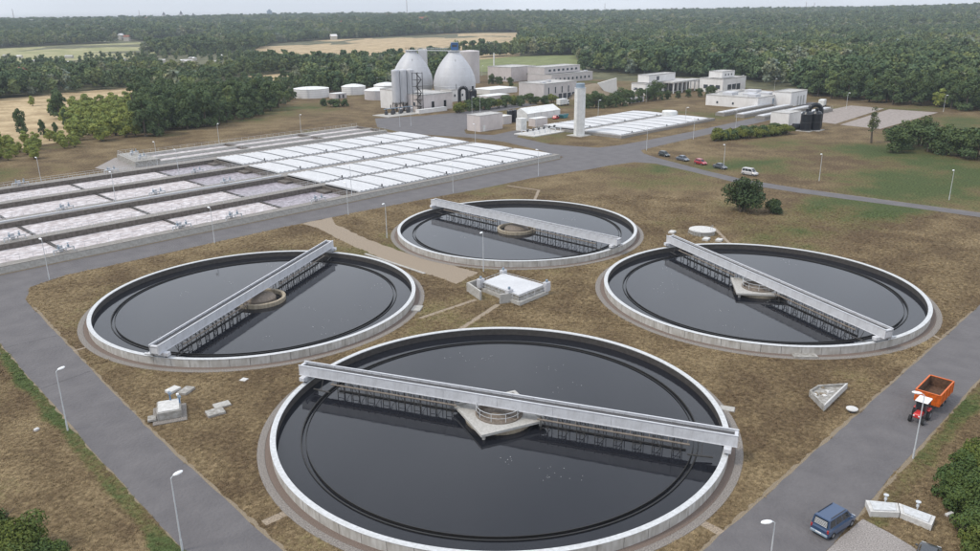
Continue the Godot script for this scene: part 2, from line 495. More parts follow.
func build_lawn() -> void:
	var x0 := -110.0; var x1 := 400.0; var z0 := -260.0; var z1 := 190.0
	var W := 1700; var H := 1500
	var px := (x1 - x0) / W
	var n1 := FastNoiseLite.new(); n1.seed = 31; n1.frequency = 0.016; n1.fractal_octaves = 4
	var n2 := FastNoiseLite.new(); n2.seed = 32; n2.frequency = 0.075; n2.fractal_octaves = 5
	var n3 := FastNoiseLite.new(); n3.seed = 33; n3.frequency = 0.45; n3.fractal_octaves = 3

	n1.frequency = 0.016 * px; n2.frequency = 0.11 * px; n3.frequency = 1.1 * px
	var a := n1.get_image(W, H)
	var b := n2.get_image(W, H)
	var c := n3.get_image(W, H)
	n1.seed = 41; n1.frequency = 0.03 * px
	var e := n1.get_image(W, H)
	var A := a.get_data(); var B := b.get_data(); var C := c.get_data(); var E := e.get_data()
	# places where the grass is greener (x, z, radius x, radius z, how much) or drier
	var green := []
	for g in [[885, 216, 22, 9, 0.9], [820, 206, 16, 9, 0.5], [790, 225, 14, 8, 0.45], [560, 190, 16, 8, 0.45], [620, 186, 14, 8, 0.25], [640, 225, 16, 10, 0.35],
			[860, 160, 60, 24, 0.55], [960, 180, 40, 24, 0.55], [760, 160, 30, 15, 0.4], [800, 175, 14, 20, 0.2], [960, 122, 40, 20, 0.6], [840, 235, 25, 12, 0.25], [920, 250, 16, 14, -0.35], [400, 300, 12, 8, 0.1],
			[700, 200, 26, 14, -0.25], [650, 205, 16, 7, -0.4], [60, 510, 8, 12, -0.15], [120, 470, 4, 14, -0.35], [40, 440, 8, 12, 0.05],
			[700, 400, 16, 10, -0.35], [820, 440, 10, 8, -0.1], [230, 430, 10, 10, -0.2], [60, 320, 12, 16, -0.2], [610, 300, 14, 14, -0.2], [930, 470, 8, 6, -0.3],
			[880, 540, 10, 5, -0.2], [100, 175, 40, 14, 0.0], [200, 135, 60, 16, -0.35], [320, 120, 40, 18, -0.15], [400, 118, 20, 10, 0.3], [60, 165, 30, 12, 0.1]]:
		var q := P2(g[0], g[1])
		green.append([q.x, q.y, float(g[2]), float(g[3]), float(g[4])])
	var gx := PackedFloat32Array(); gx.resize((W / 8 + 2) * (H / 8 + 2))
	var gw := W / 8 + 2
	for j in H / 8 + 2:
		for i in gw:
			var x := x0 + i * 8 * px
			var z := z0 + j * 8 * px
			var s := 0.0
			for g in green:
				var u: float = (x - g[0]) / g[2]
				var v: float = (z - g[1]) / g[3]
				var rr := u * u + v * v
				if rr < 4.0: s += g[4] * exp(-rr * 1.4)
			gx[j * gw + i] = s
	var straw := Color(0.295, 0.225, 0.130)
	var brown := Color(0.208, 0.153, 0.086)
	var umber := Color(0.148, 0.104, 0.060)
	var olive := Color(0.165, 0.152, 0.062)
	var grass := Color(0.080, 0.116, 0.040)
	var lut := PackedByteArray(); lut.resize(1025)
	for k in 1025: lut[k] = int(pow(k / 1024.0, 1.0 / 2.2) * 255.0)
	var out := PackedByteArray(); out.resize(W * H * 3)
	for j in H:
		var row := j * W
		var grow := (j / 8) * gw
		for i in W:
			var k := row + i
			var va := A[k] / 255.0
			var vb := B[k] / 255.0
			var vc := C[k] / 255.0
			var ve := E[k] / 255.0
			var i8 := i / 8
			var fx := (i % 8) / 8.0
			var fy := (j % 8) / 8.0
			var g0 := lerpf(gx[grow + i8], gx[grow + i8 + 1], fx)
			var g1 := lerpf(gx[grow + gw + i8], gx[grow + gw + i8 + 1], fx)
			var gg := lerpf(g0, g1, fy)
			# verge of greener grass along the outer side of the two roads
			var wx := x0 + i * px
			var wz := z0 + j * px
			if wz > 30.0 and wx < -8.0:
				var u := absf(wx + 10.3 + 0.0476 * (wz - 41.0)) / (0.95 + (vb - 0.5) * 0.9)
				if u < 1.6: gg += 0.95 * (1.0 - smoothstep(0.5, 1.5, u))
			elif wz > 130.0 and wx > 29.0:
				var u := absf(wz - 133.9) / (0.95 + (vb - 0.5) * 1.6)
				if u < 1.6: gg += 0.7 * (1.0 - smoothstep(0.5, 1.5, u))
			var t := clampf((vb - 0.5) * 1.25 + (vc - 0.5) * 0.7 + 0.5 - gg * 0.2, 0.0, 1.0)
			t = clampf(t + (ve - 0.5) * 0.9, 0.0, 1.0)
			var q := umber.lerp(brown, minf(t * 2.0, 1.0)).lerp(straw, maxf(t * 1.7 - 0.85, 0.0))
			var s := clampf((va - 0.60) * 2.4 + gg * 1.5 + (vc - 0.5) * 0.9 + (vb - 0.5) * 0.8, 0.0, 1.0)
			q = q.lerp(olive, minf(s * 1.7, 1.0) * 0.85)
			q = q.lerp(grass, clampf(s * 2.0 - 1.0, 0.0, 1.0) * 0.9)
			var m := 1.0 + (vc - 0.5) * 0.35
			var o := k * 3
			out[o] = lut[clampi(int(q.r * m * 1024.0), 0, 1024)]
			out[o + 1] = lut[clampi(int(q.g * m * 1024.0), 0, 1024)]
			out[o + 2] = lut[clampi(int(q.b * m * 1024.0), 0, 1024)]
	var im := Image.create_from_data(W, H, false, Image.FORMAT_RGB8, out)
	lawn_image = im
	var m := StandardMaterial3D.new()
	m.resource_name = "meadow"
	m.albedo_texture = ImageTexture.create_from_image(im)
	m.roughness = 0.95
	m.metallic_specular = 0.2
	m.detail_enabled = true
	m.detail_blend_mode = BaseMaterial3D.BLEND_MODE_MUL
	m.detail_uv_layer = BaseMaterial3D.DETAIL_UV_2
	m.detail_albedo = mottle(34, 0.02, 0.12, Color(0.70, 0.69, 0.67), Color(1, 1, 1), 1024, 1.5)
	mats["meadow"] = m
	var mb := MB.new()
	mb.with_uv = true
	var nx := 20
	for i in nx:
		for j in nx:
			for w in [[i, j], [i + 1, j], [i + 1, j + 1], [i, j + 1]]:
				var u: float = float(w[0]) / nx
				var v: float = float(w[1]) / nx
				var x := lerpf(x0, x1, u)
				var z := lerpf(z0, z1, v)
				mb.v.append(Vector3(x, 0, z))
				mb.n.append(Vector3.UP)
				mb.t.append(Vector2(u, v))
				mb.t2.append(Vector2(x, z) / 14.0)
			var k := mb.v.size() - 4
			for o in [0, 1, 2, 0, 2, 3]: mb.ix.append(k + o)
	struct("meadow", mb, m)

func sheet(called: String, poly: PackedVector2Array, y: float, m: Material) -> MeshInstance3D:
	var mb := MB.new()
	mb.prism(poly, y, y, false)
	paved.append(poly)
	return struct(called, mb, m)

func land_sheet(called: String, px: Array, lift: float, m: Material) -> void:
	# a field on the far land: fine fan that follows the hill
	var poly := poly_px(px)
	var mb := MB.new()
	var parts: Array = [poly]
	var tr := Geometry2D.triangulate_polygon(poly)
	for k in range(0, tr.size(), 3):
		var todo := [[poly[tr[k]], poly[tr[k + 1]], poly[tr[k + 2]], 0]]
		while todo.size():
			var t = todo.pop_back()
			if t[3] < 3 and max(t[0].distance_to(t[1]), max(t[1].distance_to(t[2]), t[2].distance_to(t[0]))) > 90.0:
				var ab: Vector2 = (t[0] + t[1]) / 2; var bc: Vector2 = (t[1] + t[2]) / 2; var ca: Vector2 = (t[2] + t[0]) / 2
				for s in [[t[0], ab, ca], [ab, t[1], bc], [ca, bc, t[2]], [ab, bc, ca]]: todo.append([s[0], s[1], s[2], t[3] + 1])
			else:
				var p := []
				for s in 3: p.append(Vector3(t[s].x, land(t[s].x, t[s].y) + lift, t[s].y))
				mb.tri_out(p[0], p[1], p[2], Vector3.UP)
	struct(called, mb, m)

func band(pts: Array, w: float) -> PackedVector2Array:
	# strip of width w along a plan polyline
	var l := PackedVector2Array(); var r := PackedVector2Array()
	for k in pts.size():
		var a: Vector2 = pts[max(k - 1, 0)]
		var b: Vector2 = pts[min(k + 1, pts.size() - 1)]
		var s := (b - a).normalized().orthogonal() * w * 0.5
		l.append(pts[k] + s); r.append(pts[k] - s)
	r.reverse()
	l.append_array(r)
	return l

func build_roads() -> void:
	var A: Material = mats["asphalt"]
	# sandy margins first, then the asphalt a little above
	var left := vec2s([[-13.4, 190], [-13.0, 130], [-11.6, 88], [-11.1, 74], [-10.2, 57], [-9.1, 33], [-12, 20], [-20, 12], [-60, 9.5], [-110, 9], [-110, -0.6], [0, -0.6], [60, -0.6], [90, -0.8], [135, -0.6], [155, -1.2], [157, -8], [160, -16], [165, -36], [164, -52], [156, -78], [160, -100], [176, -122], [196, -113], [217, -110], [236, -112], [262, -118], [262, -104], [222, -98], [205, -76], [192, -68], [177, -68], [170, -60], [174, -50], [188, -52], [188, -48], [176, -40], [171, -20], [176, -4], [186, -1.5], [227, 0], [269, -1], [311, -3], [352, -9], [352, -1], [311, 5], [269, 7], [220, 8.2], [181, 9.3], [176, 14], [172, 22], [164, 42], [159.5, 56], [158.4, 72], [159.3, 95], [160, 112], [161, 150], [161, 190], [157, 190], [156.5, 150], [155.6, 112], [155, 96], [153.4, 74], [154, 58], [160, 40], [164, 26], [162, 20], [152, 17.5], [145, 17], [124, 13], [104, 12.3], [89, 10.6], [67, 9.0], [51, 8.3], [22, 8.8], [8, 8.6], [1.5, 11], [-1.0, 17], [-1.4, 21], [-3.5, 48], [-5.3, 74], [-5.8, 88], [-6.2, 101], [-7, 130], [-7.4, 190]])
	sheet("access_road", ragged(left, 1.6, 0.10), 0.012, A)
	var right := vec2s([[400, 126.2], [93, 126.2], [64, 125.9], [45, 125.7], [27, 125.5], [17, 125.3], [-7.0, 124.6], [-7.2, 132.2], [12, 132.4], [22, 132.6], [29.5, 132.7], [42, 132.7], [52, 132.9], [70, 132.9], [93, 133.2], [400, 133.2]])
	sheet("service_road", ragged(right, 1.6, 0.10), 0.016, A)
	for e in [[vec2s([[93, 126.1], [17, 125.3]]), 0.4], [vec2s([[120, 133.2], [30.5, 132.8]]), 0.4], [vec2s([[-1.3, 22], [-3.4, 48], [-5.2, 74], [-5.7, 88], [-6.1, 101]]), 0.42], [vec2s([[-9.1, 34], [-10.2, 57], [-11.1, 74], [-11.6, 90], [-12.2, 104]]), 0.3], [vec2s([[158.4, 72], [159.3, 95], [160, 112]]), 0.5]]:
		var pts := []
		for q in e[0]: pts.append(q)
		sheet("road_margin", ragged(band(pts, e[1]), 0.7, 0.16), 0.006, mats["kerb_sand"])
	# resurfaced strips across the roads, and a paved stand
	sheet("parking_apron", ragged(vec2s([[23.5, 132.6], [31, 133.2], [30.6, 135.5], [30, 137.5], [24, 152], [14, 152], [19, 138]]), 1.2, 0.1), 0.021, mats["paving"])
	sheet("sand_path", ragged(vec2s([[55, 8.7], [62.6, 8.9], [59.5, 14.5], [56.8, 30], [56, 42], [56.9, 60], [50.2, 61.5], [50.6, 42], [52.6, 28], [55.2, 14.5]]), 1.5, 0.22), 0.007, mats["sand"])
	for q in [[[-3.9, 43.9], [-1.0, 44.0], 0.5], [[-5.3, 95.8], [-3.0, 95.9], 0.9], [[21, 123.2], [20.8, 125.3], 0.9], [[79.6, 124.4], [78.2, 126.6], 0.4], [[36.0, 68.8], [47.2, 69.2], 0.7], [[37.0, 76.2], [48.0, 73.2], 0.8], [[103.4, 31.8], [113.8, 24.3], 0.7], [[113.8, 24.3], [112.6, 14.6], 0.7], [[101.5, 83.0], [110.4, 74.6], 0.7]]:
		var pts := [Vector2(q[0][0], q[0][1]), Vector2(q[1][0], q[1][1])]
		sheet("footpath", ragged(band(pts, q[2]), 0.7, 0.06), 0.008, mats["sand"])
	sheet("concrete_pad", poly_px([[787, 118], [851, 105.5], [884, 108.5], [835, 124]]), 0.02, mats["pad_pink"])
	sheet("concrete_pad", poly_px([[840, 124.8], [889, 109.2], [938, 112.5], [880, 129]]), 0.02, mats["pad_pink"])
	# fields
	land_sheet("stubble_field", [[-80, 113], [0, 99], [60, 93], [145, 86.5], [160, 92], [150, 118], [95, 134], [60, 142], [0, 152], [-80, 165]], 0.02, mats["stubble"])
	land_sheet("stubble_field", [[215, 84], [245, 76.5], [302, 72], [306, 77], [262, 85]], 0.03, mats["stubble"])
	land_sheet("stubble_field", [[250, 49], [275, 45], [330, 42], [480, 36], [520, 36], [520, 56], [430, 64], [262, 66]], 0.05, mats["stubble"])
	land_sheet("pale_field", [[-80, 56], [0, 50.5], [100, 46.5], [205, 42], [205, 46], [140, 58], [0, 63], [-80, 68]], 0.05, mats["pale_field"])
	land_sheet("green_field", [[460, 60], [478, 57.5], [575, 55], [582, 70], [460, 72]], 0.03, mats["green_field"])
	# old repairs in the asphalt
	for q in [[[-9.9, 53.0], [-4.0, 52.2], 0.22], [[-9.3, 36.0], [-2.8, 36.6], 0.16]]:
		var pts := [Vector2(q[0][0], q[0][1]), Vector2(q[1][0], q[1][1])]
		sheet("asphalt_patch", ragged(band(pts, q[2]), 0.5, 0.08), 0.02, mats["old_asphalt"])

# tufts of dry grass standing on the nearer meadow
func build_grass() -> void:
	var g := RandomNumberGenerator.new()
	g.seed = 515
	var mb := MB.new()
	for k in 10:
		var a := g.randf() * TAU
		var p := Vector3(cos(a), 0, sin(a)) * g.randf_range(0.0, 0.2)
		var b := g.randf() * TAU
		var lean := Vector3(cos(b), 0, sin(b)) * g.randf_range(0.03, 0.16)
		var s := Vector3(-sin(b), 0, cos(b)) * 0.022
		var h := g.randf_range(0.035, 0.12)
		mb.tri(p - s, p + s, p + lean + Vector3(0, h, 0))
	var m := flat_mat("grass_blade", Color(1, 1, 1), 0.9)
	m.vertex_color_use_as_albedo = true
	m.cull_mode = BaseMaterial3D.CULL_DISABLED
	m.metallic_specular = 0.2
	var me := mb.mesh(m)
	var tanks := [Vector2(22.06, 98.09), Vector2(23.77, 45.29), Vector2(81.09, 46.69), Vector2(79.63, 99.47)]
	var at := []
	for k in 200000:
		var near := k < 120000
		var d := sqrt(lerpf(2025.0, 11025.0, g.randf())) if near else sqrt(lerpf(11025.0, 36000.0, pow(g.randf(), 1.5)))
		var aa := g.randf_range(-0.74, 0.74)
		var p := Vector2(CAM.x, CAM.z) + Vector2(LOOK.x * cos(aa) - LOOK.y * sin(aa), LOOK.x * sin(aa) + LOOK.y * cos(aa)) * d
		if p.y < 8.0: continue
		var hit := false
		for t in tanks:
			if p.distance_squared_to(t) < 646.0: hit = true; break
		if hit: continue
		for q in paved:
			if Geometry2D.is_point_in_polygon(p, q): hit = true; break
		if hit: continue
		at.append([p, near])
	var mm := MultiMesh.new()
	mm.transform_format = MultiMesh.TRANSFORM_3D
	mm.use_colors = true
	mm.mesh = me
	mm.instance_count = at.size()
	for k in at.size():
		var p: Vector2 = at[k][0]
		var s := g.randf_range(0.7, 1.3) * (1.0 if at[k][1] else 1.5)
		mm.set_instance_transform(k, Transform3D(Basis(Vector3.UP, g.randf() * TAU).scaled(Vector3(s, s * g.randf_range(0.5, 1.1), s)), Vector3(p.x, 0, p.y)))
		var c := lawn_image.get_pixel(clampi(int((p.x + 110.0) / 0.3), 0, 1699), clampi(int((p.y + 260.0) / 0.3), 0, 1499)).srgb_to_linear()
		var w := g.randf_range(1.0, 1.45)
		mm.set_instance_color(k, Color(c.r * w, c.g * w, c.b * w))
	var o := MultiMeshInstance3D.new()
	o.multimesh = mm
	o.name = "dry_grass"
	add_child(o)
	tag(o, "dry brown and green grass growing round the tanks and roads", "grass", "", "stuff")


# ---------------------------------------------------------------- trees and shrubs
# crown: leafy sprays spread over lobes, each spray a small bent face; colours vary spray by spray
func crown_mesh(sd: int, h: float, r: float, base: float, lobes: int, leaves: int, size: float, m: Material, tone: Color, shape := 0) -> ArrayMesh:
	var g := RandomNumberGenerator.new()
	g.seed = sd
	var mb := MB.new()
	mb.with_col = true
	var L := []
	var mid := (base + h) * 0.5
	var half := (h - base) * 0.5
	for k in lobes:
		var a := g.randf() * TAU
		var t := g.randf_range(-0.85, 0.85) if shape != 2 else g.randf_range(-1.1, 0.8)
		var span := sqrt(1.0 - t * t) if shape == 0 else (0.75 - t * 0.35)
		if shape == 2: span = 1.0 if t < 0.0 else sqrt(1.0 - t * t)
		t = maxf(t, -1.0)
		var rr := r * span * (g.randf_range(0.15, 0.72) if shape != 2 else g.randf_range(0.3, 0.74))
		var lr := r * g.randf_range(0.30, 0.52)
		var y := mid + t * (half - lr * 0.55)
		L.append([Vector3(cos(a) * rr, max(y, base + lr * 0.4), sin(a) * rr), lr, g.randf_range(-0.08, 0.08)])
	L.append([Vector3(0, mid, 0), r * 0.62, g.randf_range(-0.08, 0.08)])
	L.append([Vector3(g.randf_range(-0.15, 0.15) * r, h - r * 0.36, g.randf_range(-0.15, 0.15) * r), r * 0.38, g.randf_range(-0.08, 0.08)])
	var tot := 0.0
	for q in L: tot += q[1] * q[1]
	for q in L:
		var cnt := int(leaves * q[1] * q[1] / tot)
		for k in cnt:
			var d := Vector3(g.randfn(), g.randfn(), g.randfn()).normalized()
			if d.y < -0.55: d.y *= -0.6
			d = d.normalized()
			var p: Vector3 = q[0] + d * Vector3(1, 0.85, 1) * q[1] * (pow(g.randf(), 0.35) * 1.06)
			if p.y < 0.05: p.y = g.randf() * 0.3
			var nn := (d + Vector3(g.randfn(), g.randfn() + 0.25, g.randfn()) * 0.55).normalized()
			var s := nn.cross(Vector3(g.randfn(), g.randfn(), g.randfn())).normalized()
			var w := s.cross(nn)
			var sz := size * g.randf_range(0.55, 1.25)
			# leaves differ in hue: some yellower, some bluer
			var warm: float = q[2] + g.randf_range(-0.12, 0.12)
			var kc := Color(tone.r * (1.0 + warm), tone.g * (1.0 + warm * 0.4), tone.b * (1.0 - warm * 0.8))
			# one spray: a kite of two faces folded along its rib
			var a := p - s * sz * 0.5
			var b := p + w * sz * 0.36 - nn * sz * 0.12
			var c := p + s * sz * 0.55
			var e := p - w * sz * 0.36 - nn * sz * 0.12
			var i := mb.v.size()
			mb.v.append(a); mb.v.append(b); mb.v.append(c); mb.v.append(e)
			mb.n.append(nn); mb.n.append((nn + w * 0.4).normalized()); mb.n.append(nn); mb.n.append((nn - w * 0.4).normalized())
			mb.ix.append(i); mb.ix.append(i + 2); mb.ix.append(i + 1)
			mb.ix.append(i); mb.ix.append(i + 3); mb.ix.append(i + 2)
			mb.col4(kc)
	return mb.mesh(m)

func trunk_mesh(sd: int, h: float, r: float, base: float, stems := 1) -> ArrayMesh:
	var g := RandomNumberGenerator.new()
	g.seed = sd
	var mb := MB.new()
	for s in stems:
		var foot := Vector3(g.randf_range(-0.3, 0.3), 0, g.randf_range(-0.3, 0.3)) * (stems - 1)
		var top := Vector3(g.randf_range(-0.4, 0.4), h * 0.8, g.randf_range(-0.4, 0.4)) + foot * 2.0
		var tr := h * 0.022 + 0.05
		var knee := foot.lerp(top, 0.4) + Vector3(g.randf_range(-0.3, 0.3), 0, g.randf_range(-0.3, 0.3))
		mb.cyl(foot - Vector3(0, 0.2, 0), knee, tr * 1.25, tr * 0.85, 7, false)
		mb.cyl(knee, top, tr * 0.85, tr * 0.2, 6, false)
		for k in 5:
			var p := knee.lerp(top, k * 0.17)
			var a := g.randf() * TAU
			mb.cyl(p, p + Vector3(cos(a) * r * 0.6, h * 0.16, sin(a) * r * 0.6), tr * 0.45, tr * 0.1, 5, false)
	return mb.mesh(mats["bark"])

# what sort of tree: [crown mesh, trunk mesh, height, radius]
var kinds := {}

func make_kinds() -> void:
	var lm := leaf_mat("foliage", Color(1, 1, 1))
	var dark := Color(0.084, 0.118, 0.050)
	var mid := Color(0.132, 0.172, 0.066)
	var light := Color(0.235, 0.265, 0.070)
	var grey := Color(0.190, 0.210, 0.128)
	kinds["dark"] = []; kinds["mid"] = []; kinds["light"] = []; kinds["grey"] = []; kinds["slim"] = []; kinds["shrub"] = []; kinds["round"] = []; kinds["light_shrub"] = []
	for k in 3:
		kinds["dark"].append([crown_mesh(100 + k, 15, 5.2, 0.5, 15, 2800, 0.95, lm, dark, 2), trunk_mesh(150 + k, 15, 5, 2), 15.0, 5.2])
		kinds["mid"].append([crown_mesh(200 + k, 14, 4.8, 0.5, 14, 2600, 0.9, lm, mid, 2), trunk_mesh(250 + k, 14, 4.6, 2), 14.0, 4.8])
	for k in 2:
		kinds["round"].append([crown_mesh(780 + k, 9, 4.4, 0.05, 13, 2800, 0.62, lm, dark, 2), trunk_mesh(790 + k, 8, 4, 0.5, 3), 9.0, 4.4])
		kinds["grey"].append([crown_mesh(300 + k, 13, 4.6, 0.4, 13, 2500, 0.8, lm, grey, 2), trunk_mesh(350 + k, 13, 4.5, 2), 13.0, 4.6])
		kinds["light"].append([crown_mesh(400 + k, 8, 3.3, 0.2, 10, 2000, 0.7, lm, light), trunk_mesh(450 + k, 8, 3, 1, 2), 8.0, 3.3])
		kinds["slim"].append([crown_mesh(500 + k, 13, 1.9, 1.2, 10, 1300, 0.7, lm, dark, 1), trunk_mesh(550 + k, 13, 1.6, 1), 13.0, 1.9])
		kinds["shrub"].append([crown_mesh(600 + k, 3.6, 2.3, 0.05, 9, 1600, 0.5, lm, dark, 2), trunk_mesh(650 + k, 3.4, 2, 0.4, 3), 3.6, 2.3])
		kinds["light_shrub"].append([crown_mesh(700 + k, 3.2, 2.3, 0.05, 9, 1600, 0.48, lm, light * 0.62, 2), trunk_mesh(750 + k, 3, 2, 0.4, 3), 3.2, 2.3])

func plant(kind: String, called: String, at: Vector3, s: Vector3, label: String, category: String, group: String) -> Node3D:
	var v: Array = kinds[kind][rng.randi() % kinds[kind].size()]
	var t := thing(called, label, category, at, rng.randf() * TAU, group)
	var a := put("trunk", v[1], t)
	var b := put("crown", v[0], t)
	a.scale = s; b.scale = s
	return t

# lowest pixel row at which the woods begin, column by column of the photograph
const FRONT := [[-140, 176], [0, 160], [60, 150], [130, 140], [200, 129], [255, 119], [285, 108], [300, 96], [400, 90], [440, 86], [478, 79], [590, 72], [640, 76], [720, 78], [790, 90], [812, 97], [840, 100], [905, 106], [980, 112], [1120, 122]]

func front_row(px: float) -> float:
	for k in FRONT.size() - 1:
		if px <= FRONT[k + 1][0]:
			return lerpf(FRONT[k][1], FRONT[k + 1][1], clampf((px - FRONT[k][0]) / float(FRONT[k + 1][0] - FRONT[k][0]), 0.0, 1.0))
	return FRONT[-1][1]

func build_woods() -> void:
	var clear := [poly_px([[-140, 122], [0, 100], [60, 94], [145, 87], [158, 89], [150, 98], [136, 107], [95, 110], [62, 113], [56, 120], [66, 132], [40, 141], [0, 146], [-140, 170]]),
		poly_px([[216, 84], [245, 76.5], [302, 72], [306, 77], [262, 85]]),
		poly_px([[255, 51], [275, 45], [330, 42], [480, 36], [520, 36], [520, 53], [430, 62], [340, 66], [262, 64]]),
		poly_px([[-140, 60], [0, 50], [100, 46], [205, 41.5], [205, 46], [140, 56], [0, 61], [-140, 72]]),
		poly_px([[455, 60], [478, 57.5], [575, 55], [582, 69], [588, 80], [455, 84]])]
	var gardens := poly_px([[-140, 84], [0, 71], [120, 66], [262, 62], [262, 52], [140, 56], [0, 61], [-140, 74]])
	var bright := poly_px([[58, 112], [95, 109], [128, 107], [142, 108], [138, 142], [60, 144], [66, 128]])
	var spots := []
	var d := 250.0
	var clump := FastNoiseLite.new()
	clump.seed = 9
	clump.frequency = 0.008
	while d < 4300.0:
		var step: float = 6.6 + d * 0.0016
		var da := step / d
		var a := -0.66
		while a < 0.66:
			var aa := a + rng.randf_range(-0.4, 0.4) * da
			var dd := d + rng.randf_range(-0.45, 0.45) * step
			a += da
			var dir := Vector2(LOOK.x * cos(aa) - LOOK.y * sin(aa), LOOK.x * sin(aa) + LOOK.y * cos(aa))
			var p := Vector2(CAM.x, CAM.z) + dir * dd
			var q := pixel(Vector3(p.x, 0, p.y))
			if q.y > front_row(q.x): continue
			var hit := false
			for c in clear:
				if Geometry2D.is_point_in_polygon(p, c): hit = true
			if hit: continue
			if near_house.has(Vector2i((p / 12.0).floor())): continue
			var garden := Geometry2D.is_point_in_polygon(p, gardens)
			if garden and rng.randf() < 0.6: continue
			var v := clump.get_noise_2d(p.x, p.y)
			if q.x > 470 and q.x < 800 and q.y > 58 and v > -0.05 and rng.randf() < 0.45: continue
			if d > 560.0 and not garden and v > 0.42 and rng.randf() < 0.7: continue
			spots.append([p, dd, q, garden, v, Geometry2D.is_point_in_polygon(p, bright)])
		d += step * 0.9
	spots.sort_custom(func(x, y): return x[1] < y[1])
	# nearest ones are trees of their own; the rest of the wood is one mass
	var far := {"dark": [], "mid": [], "grey": [], "olive": []}
	var made := 0
	for s in spots:
		var p: Vector2 = s[0]
		var px: float = s[2].x
		var py: float = s[2].y
		var v: float = s[4] + rng.randf_range(-0.22, 0.22)
		var kind := "dark"
		if v > 0.05: kind = "mid"
		if v > 0.25: kind = "grey"
		var at := Vector3(p.x, land(p.x, p.y) - 0.05, p.y)
		var sc := rng.randf_range(0.68, 1.3)
		if px > 205 and px < 305 and py > 82 and py < 106: sc *= 0.62
		elif px > 100 and px <= 205 and py > 78 and py < 100: sc *= 0.8
		if made < 290 and px > -25 and px < 1005:
			var label := "dark green leafy tree in the wood bordering the dry meadow by the basins"
			var group := "trees of the wood beside the dry meadow"
			if s[5]:
				kind = "light"; sc = rng.randf_range(0.75, 1.15)
				label = "yellowish green tree of the thicket between stubble field and dark wood"
				group = "young trees of the bright thicket"
			elif px < 135 and py > 134:
				kind = "light"; sc = rng.randf_range(0.35, 0.7)
				label = "low bright green tree at the meadow's end below the stubble field"
				group = "low trees at the meadow edge"
			elif px < 160 and py < 100:
				kind = "grey" if rng.randf() < 0.35 else "dark"
				sc *= 0.8
				label = "bushy green tree in the row along the far side of the stubble field"
				group = "trees along the far side of the stubble field"
			elif px > 285 and px < 470:
				label = "dark green tree in the wood behind the low round tanks"
				group = "trees behind the low round tanks"
				sc *= 0.78
			elif px >= 470 and px < 800:
				label = "green tree in the wood rising behind the office buildings"
				group = "trees behind the office buildings"
				sc *= 0.8
			elif px >= 800:
				label = "leafy tree in the wood beyond the bare concrete pads"
				group = "trees behind the concrete pads"
				sc *= 0.82
				if rng.randf() < 0.22: kind = "light"; sc *= 1.3
			var look: String = {"dark": "dark green", "mid": "mid green", "grey": "pale grey green", "light": "yellowish green"}[kind]
			label = (("tall " if sc > 1.08 else "low " if sc < 0.72 else "") + look + " " + label.substr(label.find(" tree") + 1))
			if label.split(" ").size() <= 13 and py >= front_row(px) - 7.0: label += ", at its edge"
			var called: String = {"dark": "dark_tree", "mid": "green_tree", "grey": "grey_green_tree", "light": "bright_green_tree"}[kind]
			if px >= 125 and px < 300 and py > 96 and kind != "light": sc *= 0.8
			plant(kind, called, at, Vector3(sc, sc * rng.randf_range(0.9, 1.1), sc), label, "tree", group)
			made += 1
			continue
		if s[3]: sc *= 0.42
		elif px < 262 and py > 60 and py < 82: sc *= 0.62
		elif px < 262 and py >= 82 and py < 100: sc *= 0.78
		elif px >= 255 and px < 490 and py > 60: sc *= 0.74
		elif px > 700: sc *= 0.95
		if kind != "dark" and rng.randf() < 0.2 or rng.randf() < 0.04: kind = "olive"
		if s[1] > 1500.0: sc *= rng.randf_range(1.0, 1.35)
		var warm := rng.randf_range(-0.10, 0.08) + 0.18 * clump.get_noise_2d(p.x * 0.4 + 900.0, p.y * 0.4)
		far[kind].append([Transform3D(Basis(Vector3.UP, rng.randf() * TAU).scaled(Vector3(sc, sc * rng.randf_range(0.85, 1.15), sc)), at), Color(1.0 + warm, 1.0 + warm * 0.3, 1.0 - warm * 0.8)])
	var lm: Material = mats["foliage"]
	var far_mesh := {"dark": crown_mesh(801, 15, 5.6, 0.6, 11, 520, 2.1, lm, Color(0.092, 0.128, 0.058)), "mid": crown_mesh(802, 14, 5.2, 0.6, 10, 500, 2.0, lm, Color(0.140, 0.178, 0.075)), "olive": crown_mesh(804, 13, 4.8, 0.6, 10, 500, 1.9, lm, Color(0.160, 0.190, 0.078)), "grey": crown_mesh(803, 13.5, 5.0, 0.6, 10, 500, 1.9, lm, Color(0.200, 0.215, 0.135))}
	for kind in far:
		var mm := MultiMesh.new()
		mm.transform_format = MultiMesh.TRANSFORM_3D
		mm.use_colors = true
		mm.mesh = far_mesh[kind]
		mm.instance_count = far[kind].size()
		for k in far[kind].size():
			mm.set_instance_transform(k, far[kind][k][0])
			mm.set_instance_color(k, far[kind][k][1])
		var o := MultiMeshInstance3D.new()
		o.multimesh = mm
		o.name = {"dark": "dark_forest", "mid": "green_forest", "grey": "pale_forest", "olive": "olive_forest"}[kind]
		add_child(o)
		tag(o, {"dark": "mass of dark green treetops reaching to the skyline", "mid": "mass of mid green treetops mixed through the far woods", "olive": "olive green treetops sprinkled through the far woods", "grey": "pale grey green treetops scattered through the far woods"}[kind], "forest", "", "stuff")
	print("trees ", made, " far ", spots.size() - made)

